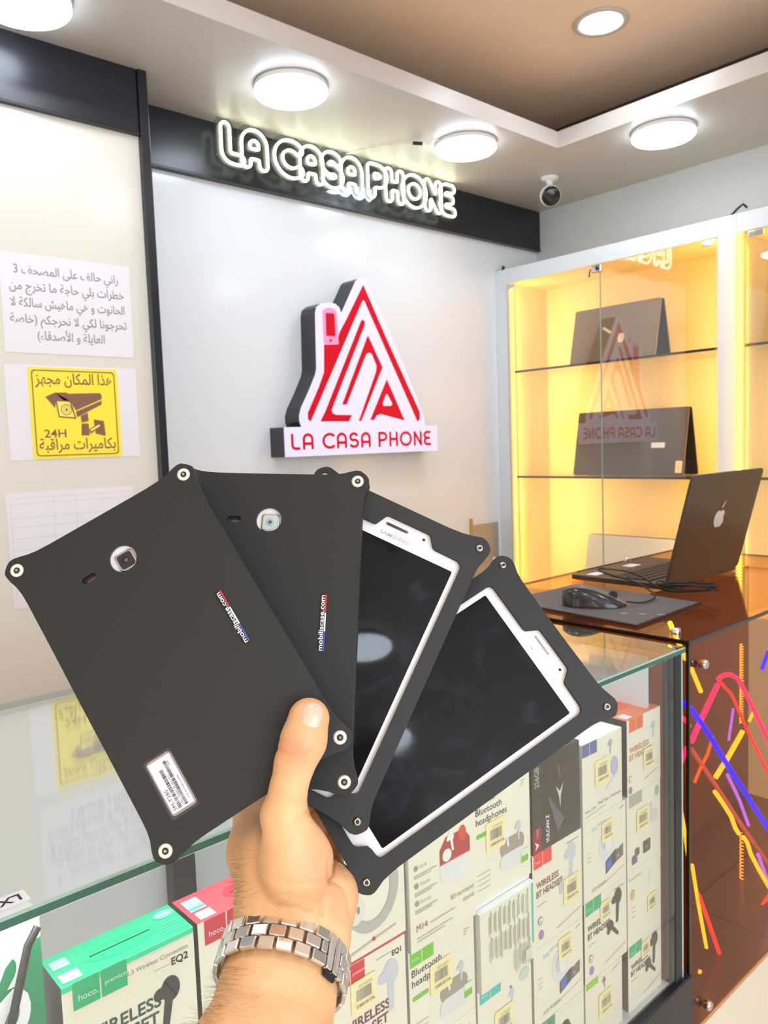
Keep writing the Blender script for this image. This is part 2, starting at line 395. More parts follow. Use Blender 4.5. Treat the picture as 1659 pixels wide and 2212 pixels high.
# ------------------------------------------------------------------ neon sign
def lay_letters(text, word_gap=.42, gap=.2):
    x = 0; out = []
    for ch in text:
        if ch == ' ': x += word_gap; continue
        st, wd = GL[ch]; out.append((ch, x)); x += wd+gap
    return out, x-gap
neon_plate = glassmat('clear_acrylic', (.72, .74, .74), 1.5, 1.0)
neon_mat = mat('neon_tube', (250, 255, 235), .4, emit=5.5, ecol=(249, 255, 226))
L_, tot = lay_letters('LA CASA PHONE', .3, .20)
NX0, NX1 = PX(482, 300, 1, 2.15)[0], PX(972, 440, 1, 2.15)[0]
nh = .086; sx = (NX1-NX0)/tot; rad = .0155
NZ = EYE+.884
sign = thing('neon_sign', 'white glowing neon letter sign on clear backing against the black fascia', 'sign', (NX0, 2.15, NZ))
allst = []
for k, (ch, x) in enumerate(L_):
    st = [[(NX0+(x+px_)*sx, NZ-.012*0+py_*nh) for px_, py_ in s_] for s_ in GL[ch][0]]
    allst += st
    mb = MB()
    for lp in contours(st, rad, .0022):
        pts = lp[::2] if len(lp) > 30 else lp
        mb.tube([(a, 2.137, b) for a, b in pts], .0042, neon_mat, 6, closed=True)
    mb.build('neon_letter', sign)
# clear contour-cut backing: letters L A / CASA / PHONE share one merged outline
bk = contours(allst, rad+.019, .004)
MB(Matrix(((1, 0, 0, 0), (0, 0, 1, 0), (0, 1, 0, 0), (0, 0, 0, 1)))).plate([l for l in bk if len(l) > 40], 2.142, 2.146, neon_plate).build('acrylic_backing', sign)
for x in (.06, .34, .66, .94):
    MB().lathe([(.006, 0), (.006, .0405)], M['chrome'], (NX0+(NX1-NX0)*x, 2.147, NZ+.118*0+.05), (0, 1, 0), 12).build('standoff', sign)
# supply wire along the ceiling
wp = [PX(x, y, 2, SOFFIT-.004) for x, y in ((742, 334), (800, 322), (868, 309), (892, 308))]
mb = MB().tube(wp, .0016, M['white_plastic'], 6); a = PX(892, 309, 2, SOFFIT-.012); b = PX(912, 310, 2, SOFFIT-.012)
cb = thing('power_cable', 'thin sign wire with small black connector on the ceiling left of the round lamp', 'cable', tuple(wp[0]))
mb.tube([PX(x, y, 2, SOFFIT-.004) for x, y in ((912, 309), (925, 313), (938, 304), (948, 302))], .0016, M['white_plastic'], 6).build('wire', cb)
MB().tube([a, b], .006, M['black_plastic'], 8).build('connector', cb)

# ------------------------------------------------------------------ logo light box
LY = 2.124
def lg(x, y):  # traced from the enlarged logo; gives metres on the face plane
    q = PX(500+x/2.9625, 560+y/2.9625, 1, LY); return (q[0], q[2])
face = [(340, 1075), (452, 1068), (440, 1040), (438, 1000), (450, 950), (498, 845), (540, 740), (548, 700), (540, 345), (548, 305), (575, 282), (625, 276), (665, 285), (690, 308), (705, 350),
        (760, 225), (798, 140), (812, 124), (838, 117), (860, 130), (878, 165), (1060, 570), (1218, 965), (1234, 1005), (1236, 1060), (1316, 1062), (1318, 1222), (348, 1270)]
lb_black = mat('logo_box_side', (44, 44, 48), .35); lb_white = mat('lit_logo_face', (178, 176, 196), .35, emit=.52, ecol=(226, 224, 255)); lb_red = mat('lit_logo_red', (150, 0, 22), .4, spec=.2, emit=.5, ecol=(228, 0, 36))
lb_pink = mat('lit_logo_pink', (190, 120, 160), .35, emit=.5, ecol=(245, 150, 200))
SW = Matrix(((1, 0, 0, 0), (0, 0, 1, 0), (0, 1, 0, 0), (0, 0, 0, 1)))
FL = [lg(*p) for p in face]; z0 = lg(340, 1075)[1]
# keep the base bar and the outline level and plumb in the world
bz1 = sum(lg(x, y)[1] for x, y in ((340, 1075), (1316, 1062)))/2; bz0 = sum(lg(x, y)[1] for x, y in ((348, 1270), (1318, 1222)))/2
FL[0] = (FL[0][0], bz1); FL[1] = (FL[1][0], bz1); FL[-4] = (FL[-4][0], bz1); FL[-3] = (FL[-3][0], bz1); FL[-2] = (FL[-3][0], bz0); FL[-1] = (FL[0][0], bz0)
logo = thing('logo_light_box', 'backlit red and white triangular house logo box with black sides on the white wall', 'sign', (FL[0][0], YB, bz0))
MB(SW).plate([FL], LY+.006, YB-.0005, lb_black).build('side_return', logo)
cx_ = sum(p[0] for p in FL)/len(FL); cz_ = sum(p[1] for p in FL)/len(FL)
MB(SW).plate([FL], LY, LY+.0055, lb_white).build('lit_face', logo)
shapes = {
 'roof_mark': [(842, 165), (1000, 530), (1203, 978), (1203, 1025), (1190, 1038), (848, 262), (836, 268), (506, 1038), (490, 1024), (488, 985), (560, 815), (592, 725), (592, 545), (672, 545), (690, 470), (735, 385)],
 'letter_l_mark': [(830, 392), (842, 388), (853, 402), (848, 430), (655, 925), (640, 965), (645, 985), (668, 996), (770, 997), (750, 1038), (569, 1038), (600, 975)],
 'letter_n_mark': [(872, 488), (965, 692), (830, 1035), (815, 1035), (925, 720), (928, 680), (898, 606), (880, 597), (862, 606), (848, 640), (736, 930), (708, 930)],
 'letter_a_mark': [(993, 770), (1106, 1031), (955, 990), (928, 1000), (912, 1028), (888, 1028)]}
for nme, pts in shapes.items():
    loops = [[lg(*p) for p in pts]]
    if nme == 'letter_a_mark': loops.append([lg(*p) for p in [(997, 862), (1030, 925), (1022, 938), (972, 940), (966, 925), (985, 868)]])
    MB(SW).plate(loops, LY-.0015, LY-.0002, lb_red).build(nme, logo)
ph = [lg(*p) for p in [(580, 335), (590, 318), (625, 310), (660, 320), (672, 345), (684, 545), (600, 548), (588, 530)]]
mb = MB(SW).plate([ph], LY-.0022, LY-.0016, lb_pink)
mb.plate([[lg(*p) for p in [(600, 344), (656, 348), (662, 494), (604, 490)]]], LY-.003, LY-.0023, lb_red)
mb.plate([[lg(633+9*math.cos(t*.63), 520+9*math.sin(t*.63)) for t in range(10)]], LY-.003, LY-.0023, lb_red).build('phone_mark', logo)
L2, tot2 = lay_letters('LA CASA PHONE', .42, .30)
tx0, tx1 = lg(388, 1150)[0], lg(1270, 1130)[0]; th = bz1-bz0; k2 = (tx1-tx0)/tot2
for ch, x in L2:
    st = [[(tx0+(x+a)*k2, bz0+th*.27+b*th*.47) for a, b in s_] for s_ in GL[ch][0]]
    MB(SW).plate([l[::2] for l in contours(st, .0045, .0011)], LY-.0012, LY-.0002, lb_red).build('letter', logo)

# ------------------------------------------------------------------ notices on the left panel
_AR = {'ا': ('FE8D', 'FE8E'), 'أ': ('FE83', 'FE84'), 'ب': ('FE8F', 'FE90', 'FE91', 'FE92'), 'ة': ('FE93', 'FE94'), 'ت': ('FE95', 'FE96', 'FE97', 'FE98'), 'ج': ('FE9D', 'FE9E', 'FE9F', 'FEA0'),
 'ح': ('FEA1', 'FEA2', 'FEA3', 'FEA4'), 'خ': ('FEA5', 'FEA6', 'FEA7', 'FEA8'), 'د': ('FEA9', 'FEAA'), 'ذ': ('FEAB', 'FEAC'), 'ر': ('FEAD', 'FEAE'), 'ز': ('FEAF', 'FEB0'), 'س': ('FEB1', 'FEB2', 'FEB3', 'FEB4'),
 'ش': ('FEB5', 'FEB6', 'FEB7', 'FEB8'), 'ص': ('FEB9', 'FEBA', 'FEBB', 'FEBC'), 'ط': ('FEC1', 'FEC2', 'FEC3', 'FEC4'), 'ع': ('FEC9', 'FECA', 'FECB', 'FECC'), 'ف': ('FED1', 'FED2', 'FED3', 'FED4'),
 'ق': ('FED5', 'FED6', 'FED7', 'FED8'), 'ك': ('FED9', 'FEDA', 'FEDB', 'FEDC'), 'ل': ('FEDD', 'FEDE', 'FEDF', 'FEE0'), 'م': ('FEE1', 'FEE2', 'FEE3', 'FEE4'), 'ن': ('FEE5', 'FEE6', 'FEE7', 'FEE8'),
 'ه': ('FEE9', 'FEEA', 'FEEB', 'FEEC'), 'و': ('FEED', 'FEEE'), 'ى': ('FEEF', 'FEF0'), 'ي': ('FEF1', 'FEF2', 'FEF3', 'FEF4'), 'ء': ('FE80',)}
def arabic(s):
    s = s.replace('لا', '\ue000').replace('لأ', '\ue001'); out = []
    AR = dict(_AR); AR['\ue000'] = ('FEFB', 'FEFC'); AR['\ue001'] = ('FEF7', 'FEF8')
    for i, ch in enumerate(s):
        if ch not in AR: out.append({'(': ')', ')': '('}.get(ch, ch)); continue
        f = AR[ch]; pv = s[i-1] if i else ' '; nx = s[i+1] if i+1 < len(s) else ' '
        jp = pv in AR and len(AR[pv]) == 4; jn = len(f) == 4 and nx in AR and len(AR[nx]) > 1
        if len(f) == 1: jp = False
        k = (3 if jn else 1) if jp else (2 if jn else 0)
        out.append(chr(int(f[k], 16)))
    return ''.join(reversed(out))
def sheet(name, label, cat, TL, TR, BR, BL, y, m, th=.0006):
    p = [PX(*q, 1, y) for q in (TL, TR, BR, BL)]
    x0 = (p[0][0]+p[3][0])/2; x1 = (p[1][0]+p[2][0])/2; z1 = (p[0][2]+p[1][2])/2; z0 = (p[2][2]+p[3][2])/2
    t = thing(name, label, cat, (x0, y, z0)); MB().box((x0, y-th, z0), (x1, y, z1), m).build('sheet', t)
    return t, x0, x1, z0, z1, Print((x0, y-th, z0), (1, 0, 0), (0, 0, 1), (0, -1, 0), .0003)
PYL = 2.0245
t, x0, x1, z0, z1, pr = sheet('paper_notice', 'white paper notice with five grey Arabic lines, taped above the yellow sign', 'notice', (0, 541), (278, 577), (290, 776), (6, 757), PYL, M['paper'])
W_ = x1-x0; H_ = z1-z0
for k, ln in enumerate(('راني حالف على المصحف 3', 'خطرات بلي حاجة ما تخرج من', 'الحانوت و هي ماهيش سالكة لا', 'تحرجونا لكي لا نحرجكم (خاصة', 'العايلة و الأصدقاء)')):
    pr.text(arabic(ln), W_*.5, H_*(.80-.165*k), .030, M['ink'], 'c', .006, width=W_*(.8, .88, .88, .9, .52)[k])
pr.build('arabic_text', t)
t, x0, x1, z0, z1, pr = sheet('paper_sheet', 'plain white sheet behind the yellow camera sign', 'paper', (8, 785), (292, 798), (303, 988), (22, 992), PYL, M['paper'])
yel = mat('yellow_sign_print', (250, 232, 62), .55); bro = mat('brown_sign_print', (138, 92, 72), .6); yel2 = mat('pale_yellow_print', (250, 236, 110), .6)
p = [PX(*q, 1, PYL) for q in ((58, 791), (253, 800), (262, 987), (72, 991))]
x0 = (p[0][0]+p[3][0])/2; x1 = (p[1][0]+p[2][0])/2; z1 = (p[0][2]+p[1][2])/2; z0 = (p[2][2]+p[3][2])/2; W_ = x1-x0; H_ = z1-z0; yy = PYL-.0009
ys = thing('warning_sign', 'yellow sign with brown surveillance camera drawing, 24H and Arabic lettering', 'sign', (x0, yy, z0))
def rrect(a, b, c, d, r, n=5): return arc(c-r, d-r, r, r, 0, 90, n)+arc(a+r, d-r, r, r, 90, 180, n)+arc(a+r, b+r, r, r, 180, 270, n)+arc(c-r, b+r, r, r, 270, 360, n)
MB(SW).plate([rrect(x0, z0, x1, z1, .007)], yy-.0012, yy, yel).build('sign_plate', ys)
pr = Print((x0, yy-.0012, z0), (1, 0, 0), (0, 0, 1), (0, -1, 0), .0003)
o_ = rrect(W_*.035, H_*.03, W_*.965, H_*.97, .009); i_ = rrect(W_*.047, H_*.042, W_*.953, H_*.958, .008)
n_ = len(o_)
for k in range(n_): pr.poly([o_[k], o_[(k+1) % n_], i_[(k+1) % n_], i_[k]], bro, False)
pr.text(arabic('هذا المكان مجهز'), W_*.5, H_*.82, .038, bro, 'c', .012, width=W_*.86)
pr.text(arabic('بكاميرات مراقبة'), W_*.5, H_*.1, .038, bro, 'c', .012, width=W_*.86)
pr.text('24H', W_*.13, H_*.235, .028, bro, 'l', .012, width=W_*.24)
def S(x, y): return (W_*(x-178)/592, H_*(1448-y)/590)     # drawing traced from the enlarged sign
for pts, m in (([(278, 1048), (340, 1020), (420, 1018), (455, 1125), (440, 1075), (345, 1068), (335, 1120)], bro), ([(350, 1028), (640, 1018), (652, 1035), (650, 1058), (470, 1135), (425, 1052)], bro),
   ([(470, 1142), (650, 1068), (645, 1095), (475, 1180)], bro), ([(340, 1065), (440, 1072), (470, 1190), (355, 1180)], bro), ([(350, 1075), (432, 1080), (458, 1180), (362, 1172)], yel2),
   ([(500, 1170), (548, 1150), (550, 1205), (503, 1215)], bro), ([(503, 1222), (548, 1222), (552, 1300), (497, 1300)], bro), ([(585, 1195), (655, 1205), (662, 1305), (595, 1290)], bro), ([(550, 1262), (625, 1215), (640, 1235), (560, 1290)], bro),
   ([(560, 1262), (620, 1228), (628, 1238), (565, 1275)], yel2)):
    pr.poly([S(*q) for q in pts], m)
for r_, m in ((36, bro), (31, yel2), (22, bro), (19, yel2), (9, bro)): u, v = S(408, 1130); pr.ell(u, v, W_*r_/592, H_*r_/590, m)
pr.build('sign_print', ys)
t, x0, x1, z0, z1, pr = sheet('paper_table', 'white paper with a faint printed table, lowest sheet behind the tablets', 'paper', (13, 1069), (288, 1046), (300, 1290), (26, 1300), PYL, M['paper'])
W_ = x1-x0; H_ = z1-z0
for v in (.95, .9, .78, .7, .6, .5): pr.line(W_*.03, H_*v, W_*.97, H_*v, .0007, M['faint'])
for u in (.03, .35, .52, .97): pr.line(W_*u, H_*.08, W_*u, H_*.95, .0007, M['faint'])
pr.build('table_print', t)

# ------------------------------------------------------------------ security camera
sc_ = PX(1187, 383, 2, SOFFIT)
scx, scy = sc_[0], sc_[1]
t = thing('security_camera', 'small white ball security camera with black face under the low ceiling', 'camera', (scx, scy, SOFFIT))
MB().lathe([(.034, 0), (.034, -.006), (.028, -.011), (.013, -.014), (.012, -.03), (.016, -.038)], M['white_plastic'], (scx, scy, SOFFIT-.0005), n=28).build('ceiling_mount', t)
dv = Vector((-.62, -.70, -.38)).normalized(); hc = Vector((scx, scy, SOFFIT-.068))-dv*.004
prof = [(0.001, -.036), (.018, -.032), (.031, -.022), (.038, -.006), (.0395, .01), (.0385, .022), (.036, .026)]
MB().lathe(prof, M['white_plastic'], tuple(hc), tuple(dv), 32).build('head', t)
MB().lathe([(.0358, .0262), (.034, .0285), (.02, .0305), (.001, .031)], mat('camera_face', (28, 22, 24), .12), tuple(hc), tuple(dv), 32).build('lens_face', t)

# added warm glowing rods on the unseen opposite wall, fill for the lower walls
for k, y in enumerate((-1.6, -.7, .2, 1.1)):
    t = MB().tube([(XL+.02, y, .35), (XL+.02, y, 1.75)], .008, M['strip'], 8).build('glow_rope')
    tag(t, 'added warm glowing rod on the unseen wall behind the viewer', 'fill light', 'added fill lights on the opposite wall')
    area('added_warm_fill', (XL+.031, y, 1.05), .02, 1.4, 3.4, (1, .68, .34), (math.radians(90), 0, math.radians(-90)))
# ------------------------------------------------------------------ wall display cabinets
CXF, CXB = 2.653, 2.93
zt, zb = EYE+.652, EYE-.62
cab = thing('display_cabinet', 'white-framed wall cabinet with warm lit glass shelves holding laptops', 'cabinet', (CXF, 1.7, 0))
Yl, Yr = 2.148, 1.253
MB().box((CXF, Yl, 0), (CXF+.02, 2.209, EYE+.713), M['frame_white'], .001).build('frame_post', cab)
MB().box((CXF, 1.191, 0), (CXF+.02, Yr, zt), M['frame_white'], .001).build('frame_post', cab)
MB().box((CXF, 1.191, zt), (CXF+.02, Yl, EYE+.713), M['frame_white'], .001).build('top_rail', cab)
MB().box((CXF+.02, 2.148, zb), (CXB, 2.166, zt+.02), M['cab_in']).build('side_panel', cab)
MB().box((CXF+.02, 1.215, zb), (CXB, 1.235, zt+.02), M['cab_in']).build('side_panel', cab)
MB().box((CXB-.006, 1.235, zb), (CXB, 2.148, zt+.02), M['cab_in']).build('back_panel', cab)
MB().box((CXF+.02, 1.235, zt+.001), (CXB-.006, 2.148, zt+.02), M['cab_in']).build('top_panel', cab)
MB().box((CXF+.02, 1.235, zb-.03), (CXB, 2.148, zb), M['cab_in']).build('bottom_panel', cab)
MB().box((CXF, Yr, 0), (CXF+.018, Yl, zb), M['frame_white'], .001).build('base_panel', cab)
S1, S2 = EYE+.293, EYE-.150
def shelf(par, y0, y1, z):
    mb = MB().box((CXF+.03, y0+.003, z-.009), (CXB-.008, y1-.003, z), M['glass']); mb.box((CXF+.0285, y0+.003, z-.009), (CXF+.03, y1-.003, z), M['shelf_dark']); mb.build('glass_shelf', par)
for z in (S1, S2): shelf(cab, 1.235, 2.148, z)
ym = PX(1298, 700, 0, CXF)[1]
for a, b in ((ym+.0015, Yl-.003), (Yr+.003, ym-.0015)):
    d = MB().box((CXF-.0035, a, zb+.004), (CXF+.0005, b, zt-.004), M['door_glass']).build('glass_door', cab)
    e = MB()
    for yy_ in (a, b-.0007): e.box((CXF-.0036, yy_, zb+.004), (CXF+.0006, yy_+.0007, zt-.004), M['glass_bevel'])
    e.build('pane_edge', cab)
for y in (Yl-.045, Yr+.012): MB().box((CXF-.007, y, zt-.024), (CXF-.0036, y+.038, zt-.006), M['chrome'], .001).build('hinge_clip', cab)
lk = MB().box((CXF-.014, ym-.012, zt-.034), (CXF-.0036, ym+.03, zt-.006), M['chrome'], .003).lathe([(.007, 0), (.007, .004)], M['dark_metal'], (CXF-.014, ym+.004, zt-.02), (-1, 0, 0), 16); lk = lk.build('door_lock', cab)
MB().tube([(CXF-.018, ym+.03, zt-.02), (CXF-.02, ym+.034, zt-.032), (CXF-.02, ym+.035, zt-.048)], .003, M['dark_metal'], 6).build('key', cab)
def strip(par, x, y, z0, z1, name='led_strip', k_=1.):
    mb = MB(); n = int((z1-z0)/.011)
    mb.tube([(x, y, z0), (x, y, z1)], .0028*k_, M['strip'], 8)
    for i in range(n):
        z = z0+(i+.5)*(z1-z0)/n; mb.lathe([(.0046*k_, -.0024), (.0056*k_, 0), (.0046*k_, .0024)], M['strip'], (x, y, z), n=8)
    return mb.build(name, par)
strip(cab, CXF+.028, Yl-.004, zb+.01, zt-.01)
strip(cab, CXF+.028, 1.244, zb+.01, zt-.01)
area('cabinet_strip_left', (CXF+.036, Yl-.012, (zb+zt)/2), .012, zt-zb-.06, STRIP_W, WARM, (math.radians(90), 0, math.radians(217)))
area('cabinet_strip_right', (CXF+.036, 1.252, (zb+zt)/2), .012, zt-zb-.06, STRIP_W, WARM, (math.radians(90), 0, math.radians(-37)))
cab2 = thing('display_cabinet', 'second wall cabinet at the right photo edge with a bright yellow LED rope', 'cabinet', (CXF, .7, 0))
Y0 = .25
MB().box((CXF, Y0, EYE+.652), (CXF+.02, 1.1905, EYE+.713), M['frame_white'], .001).build('top_rail', cab2)
MB().box((CXF, Y0-.06, 0), (CXF+.02, Y0, EYE+.713), M['frame_white'], .001).build('frame_post', cab2)
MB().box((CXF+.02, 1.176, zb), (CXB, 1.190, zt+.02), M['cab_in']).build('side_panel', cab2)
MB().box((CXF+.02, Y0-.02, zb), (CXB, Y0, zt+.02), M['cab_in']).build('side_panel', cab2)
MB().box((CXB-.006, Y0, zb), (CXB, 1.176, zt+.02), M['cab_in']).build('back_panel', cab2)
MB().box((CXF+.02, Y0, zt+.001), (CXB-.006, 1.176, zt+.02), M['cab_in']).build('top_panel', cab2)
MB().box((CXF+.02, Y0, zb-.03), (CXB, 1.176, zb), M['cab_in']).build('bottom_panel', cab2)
MB().box((CXF, Y0, 0), (CXF+.018, 1.190, zb), M['frame_white'], .001).build('base_panel', cab2)
for z in (S1, S2): shelf(cab2, Y0, 1.176, z)
MB().box((CXF-.0035, Y0+.003, zb+.004), (CXF+.0005, 1.188, zt-.004), M['glass']).build('glass_door', cab2)
MB().box((CXF-.007, 1.10, zt-.024), (CXF-.0036, 1.15, zt-.006), M['chrome'], .001).build('hinge_clip', cab2)
strip(cab2, CXF-.016, 1.171, EYE-.335, zt-.004, 'glow_rope', 1.9)
area('cabinet_rope_outer', (CXF-.018, 1.171, EYE+.15), .012, .95, 2, WARM, (math.radians(90), 0, math.radians(20)))
area('cabinet_strip_second', (CXF+.036, 1.17, (zb+zt)/2), .012, zt-zb-.06, STRIP_W*.55, WARM, (math.radians(90), 0, math.radians(217)))
# top left stub of cable and the white flex on the cabinet top
q = PX(1088, 575, 0, CXF+.01)
t = MB().tube([(CXF+.01, q[1]+.006, EYE+.714), (CXF+.005, q[1], EYE+.728), (CXF-.002, q[1]-.012, EYE+.720)], .005, M['black_plastic'], 8).build('cable_stub')
tag(t, 'short black cable end on the cabinet top near the sign wall', 'cable')
q = PX(1602, 445, 0, CXF+.02)
t = MB().tube([(CXF+.012, q[1]+.03, EYE+.714), (CXF+.01, q[1]+.01, EYE+.73), (CXF+.012, q[1]-.008, EYE+.742), (CXF+.015, q[1]-.02, EYE+.728)], .004, M['black_plastic'], 8).build('cable_hook')
tag(t, 'curled black and white wire end on the cabinet top, upper right', 'cable')

# laptops on the cabinet shelves
lid_d = mat('dark_brown_lid', (128, 106, 88), .38, .2, noise=.03); lid_b = mat('charcoal_lid', (84, 78, 76), .45, noise=.04); lid_g = mat('silver_grey_lid', (226, 222, 214), .4)
def shelf_laptop(label, y0, y1, z0, h, m, x=2.73, lean=.05):
    t = thing('laptop', label, 'laptop', (x, (y0+y1)/2, z0))
    R = Matrix.Translation((x, (y0+y1)/2, z0+.001)) @ Matrix.Rotation(math.atan2(lean, h), 4, 'Y')
    w_ = abs(y1-y0)/2; F = R @ Matrix(((0, 0, -1, 0), (1, 0, 0, 0), (0, 1, 0, 0), (0, 0, 0, 1)))
    MB(F).plate([rrect(-w_, .0, w_, h, .008)], -.003, .003, m, bev=.001).build('lid', t)
    F2 = Matrix.Translation((x+lean*2+.012, (y0+y1)/2, z0+.001)) @ Matrix.Rotation(-math.atan2(lean, h), 4, 'Y') @ Matrix(((0, 0, -1, 0), (1, 0, 0, 0), (0, 1, 0, 0), (0, 0, 0, 1)))
    MB(F2).plate([rrect(-w_, .0, w_, h, .008)], -.005, .003, M['black_plastic'], bev=.001).build('keyboard_base', t)
    return t, F, w_
def yz(px, py, x=2.73): q = PX(px, py, 0, x); return q[1], q[2]
t, F, w_ = shelf_laptop('brown-grey laptop propped open on the upper shelf with pale stickers', yz(1416, 780)[0], yz(1231, 780)[0], S1, .222, lid_d)
st_m = mat('cream_sticker', (236, 214, 176), .5)
pr = MB(F).plate([[(.030+a, .128+b) for a, b in ((-.022, -.012), (.016, .012), (.022, .004), (-.014, -.02))]], .0032, .0037, st_m).build('sticker', t)
pr = MB(F); pr.plate([[(-.035+.016*math.cos(a)*(1-.15*math.cos(2*a)), .086+.019*math.sin(a)) for a in [i*.5 for i in range(12)]]], .0032, .0037, st_m)
pr.build('sticker', t)
t, F, w_ = shelf_laptop('charcoal laptop with small white label on the middle shelf', yz(1476, 980)[0], yz(1238, 980)[0], S2, .256, lid_b)
MB(F).plate([rrect(-w_*.42-.055, .105, -w_*.42+.0, .125, .003)], .0032, .0037, M['paper']).build('sticker', t)
MB(F).plate([rrect(-w_*.97, .01, -w_*.86, .055, .003)], .0032, .0037, st_m).build('sticker', t)
t, F, w_ = shelf_laptop('light grey laptop standing low in the cabinet behind the open laptop', yz(1447, 1190)[0], yz(1258, 1190)[0], zb, .232, lid_g)
t, F, w_ = shelf_laptop('dark laptop at the right photo edge on the second cabinet upper shelf', .80, 1.10, S1, .23, lid_b, 2.76)

# grey plate at the foot of the sign wall
p0 = PX(1018, 1135, 1, YB); p1 = PX(1082, 1190, 1, YB)
t = thing('metal_plate', 'brushed grey metal plate with yellowed edges low on the sign wall behind the tablets', 'plate', (p0[0], YB, p1[2]-.12))
MB().box((p0[0], YB-.006, p1[2]-.12), (p1[0]-.02, YB-.0005, p0[2]), mat('brushed_grey', (176, 172, 164), .35, .5, noise=.12, nscale=12), .001).build('plate', t)
MB().box((p0[0]-.012, YB-.012, p0[2]-.06), (p0[0]-.001, YB-.0005, p0[2]+.03), mat('yellowed_wood', (196, 158, 84), .5), .001).build('clip', t)
MB().lathe([(.012, 0), (.009, .008), (.001, .01)], M['steel'], (p1[0]-.05, YB-.0065, p1[2]-.03), (0, -1, 0), 16).build('knob', t)

# ------------------------------------------------------------------ glass counter with the stacked boxes
ZC = EYE-.31; CF = .559; CBK = 1.06; CR = 1.083; CL = -.55; BZ = EYE-.822
ctr = thing('glass_counter', 'long glass display counter with green glass edges and black plinth, full of boxed headphones', 'counter', (.27, CF, 0))
mb = MB(); e = .008
mb.quad([(CL, CF, ZC), (CR, CF, ZC), (CR, CBK, ZC), (CL, CBK, ZC)], M['counter_glass'])
mb.quad([(CL, CBK, ZC-e), (CR, CBK, ZC-e), (CR, CF, ZC-e), (CL, CF, ZC-e)], M['counter_glass'])
mb.quad([(CL, CF, ZC-e), (CR, CF, ZC-e), (CR, CF, ZC-.0018), (CL, CF, ZC-.0018)], M['glass_edge'])
mb.quad([(CL, CF, ZC-.0018), (CR, CF, ZC-.0018), (CR, CF+.002, ZC), (CL, CF+.002, ZC)], M['glass_bevel'])
mb.quad([(CR, CF, ZC-e), (CR, CBK, ZC-e), (CR, CBK, ZC), (CR, CF, ZC)], M['glass_edge'])
mb.quad([(CL, CBK, ZC-e), (CR, CBK, ZC-e), (CR, CBK, ZC), (CL, CBK, ZC)], M['glass_edge']); mb.build('glass_top', ctr)
MB().box((CL, CF+.003, BZ), (CR-.03, CF+.008, ZC-e-.0005), M['glass']).build('front_pane', ctr)
alu = mat('dark_aluminium', (52, 54, 60), .3, .6, noise=.1, nscale=30)
MB().box((CR-.028, CF+.002, BZ), (CR-.008, CF+.022, ZC-e-.0005), alu, .001).build('corner_post', ctr)
MB().box((CR-.007, CF+.004, BZ), (CR-.001, CF+.03, ZC-e-.0005), M['glass_bevel']).build('end_pane', ctr)
MB().box((.485, 1.02, BZ), (.520, 1.045, ZC-e-.001), alu, .001).build('rear_post', ctr)
MB().box((CL, CF-.004, .03), (CR+.012, CF+.012, BZ), M['black_lam'], .002).build('plinth_front', ctr)
MB().box((CL, CF+.012, .0), (CR-.03, CBK-.02, BZ-.012), M['black_lam']).build('plinth_body', ctr)
MB().box((CL, CF+.012, BZ-.012), (CR-.03, CBK-.012, BZ), M['frame_white']).build('deck', ctr)
MB().box((CL, 1.046, BZ), (CR-.03, 1.054, ZC-e-.001), mat('grey_white_slider', (228, 231, 232), .35, noise=.04, nscale=6)).build('rear_slider', ctr)
MB().box((CR-.06, CF+.03, BZ), (CR-.052, CBK-.014, ZC-e-.001), M['frame_white']).build('inner_side_panel', ctr)
MB().box((CL, CBK-.012, BZ-.0), (CR-.03, CBK-.002, BZ+.02), alu).build('slider_rail', ctr)
MB().box((CL+.03, CF+.0095, ZC-.0135), (CR-.07, CF+.014, ZC-.0095), mat('case_fill_glow', (245, 250, 250), .4, emit=1.6)).build('added_fill_strip', ctr)  # added glowing strip that brightens the lids and rear slider in the case
area('counter_fill', (.25, CF+.012, ZC-.0142), 1.4, .005, .75, (.95, .98, 1), (math.radians(22), 0, 0))  # added fill light that goes with the glowing strip
# small price tag on the glass
pq = [PX(x, y, 2, ZC) for x, y in ((0, 1968), (64, 1935), (66, 1952), (0, 1992))]
MX = thing('price_tag', 'small white lettered tag lying on the glass counter edge, lower left', 'tag', (.12, .575, ZC+.0004))
MB().box((.118, .569, ZC+.0003), (.163, .586, ZC+.0009), M['paper']).build('card', MX)
pr = Print((.118, .569, ZC+.0009), (1, 0, 0), (0, 1, 0), (0, 0, 1), .0002); pr.text('LX', .033, .013, .013, M['inkblack'], 'c', .02, rot=math.pi); pr.build('tag_text', MX)

K = lambda *a: mat('print_%d_%d_%d' % a, a, .5)
cream = mat('box_card_cream', (240, 233, 214), .42, noise=.012, nscale=30); cardw = mat('box_card_white', (238, 240, 240), .4); cside = mat('box_side_grey', (196, 192, 186), .45)
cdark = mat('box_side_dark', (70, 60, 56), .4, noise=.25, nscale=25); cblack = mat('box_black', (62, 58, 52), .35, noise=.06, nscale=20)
price = mat('price_label_yellow', (248, 233, 176), .6); budw = mat('print_bud_white', (205, 206, 216), .5); budk = mat('print_bud_black', (48, 48, 54), .5); budg = mat('print_bud_grey', (186, 180, 172), .5)
def tabs(p, w, h, col, s=.017, u=.0, words=True):
    g = .0012; v = h-s*1.05
    p.rect(u, v, u+s, v+s*1.05, col); p.rect(u+s+g, v, u+2*s+g, v+s*1.05, col)
    if words: p.text('hoco.', u+s*.2, v+s*.3, s*.34, M['paper']); p.text('premium', u+s*1.2, v+s*.45, s*.24, M['paper'])
def wireless(p, u, v, s, col, a='WIRELESS', b='BT HEADSET'):
    p.text(a, u, v, s, col, 'l', .018, shear=.0); p.text(b, u, v-s*.95, s, col, 'l', .018)
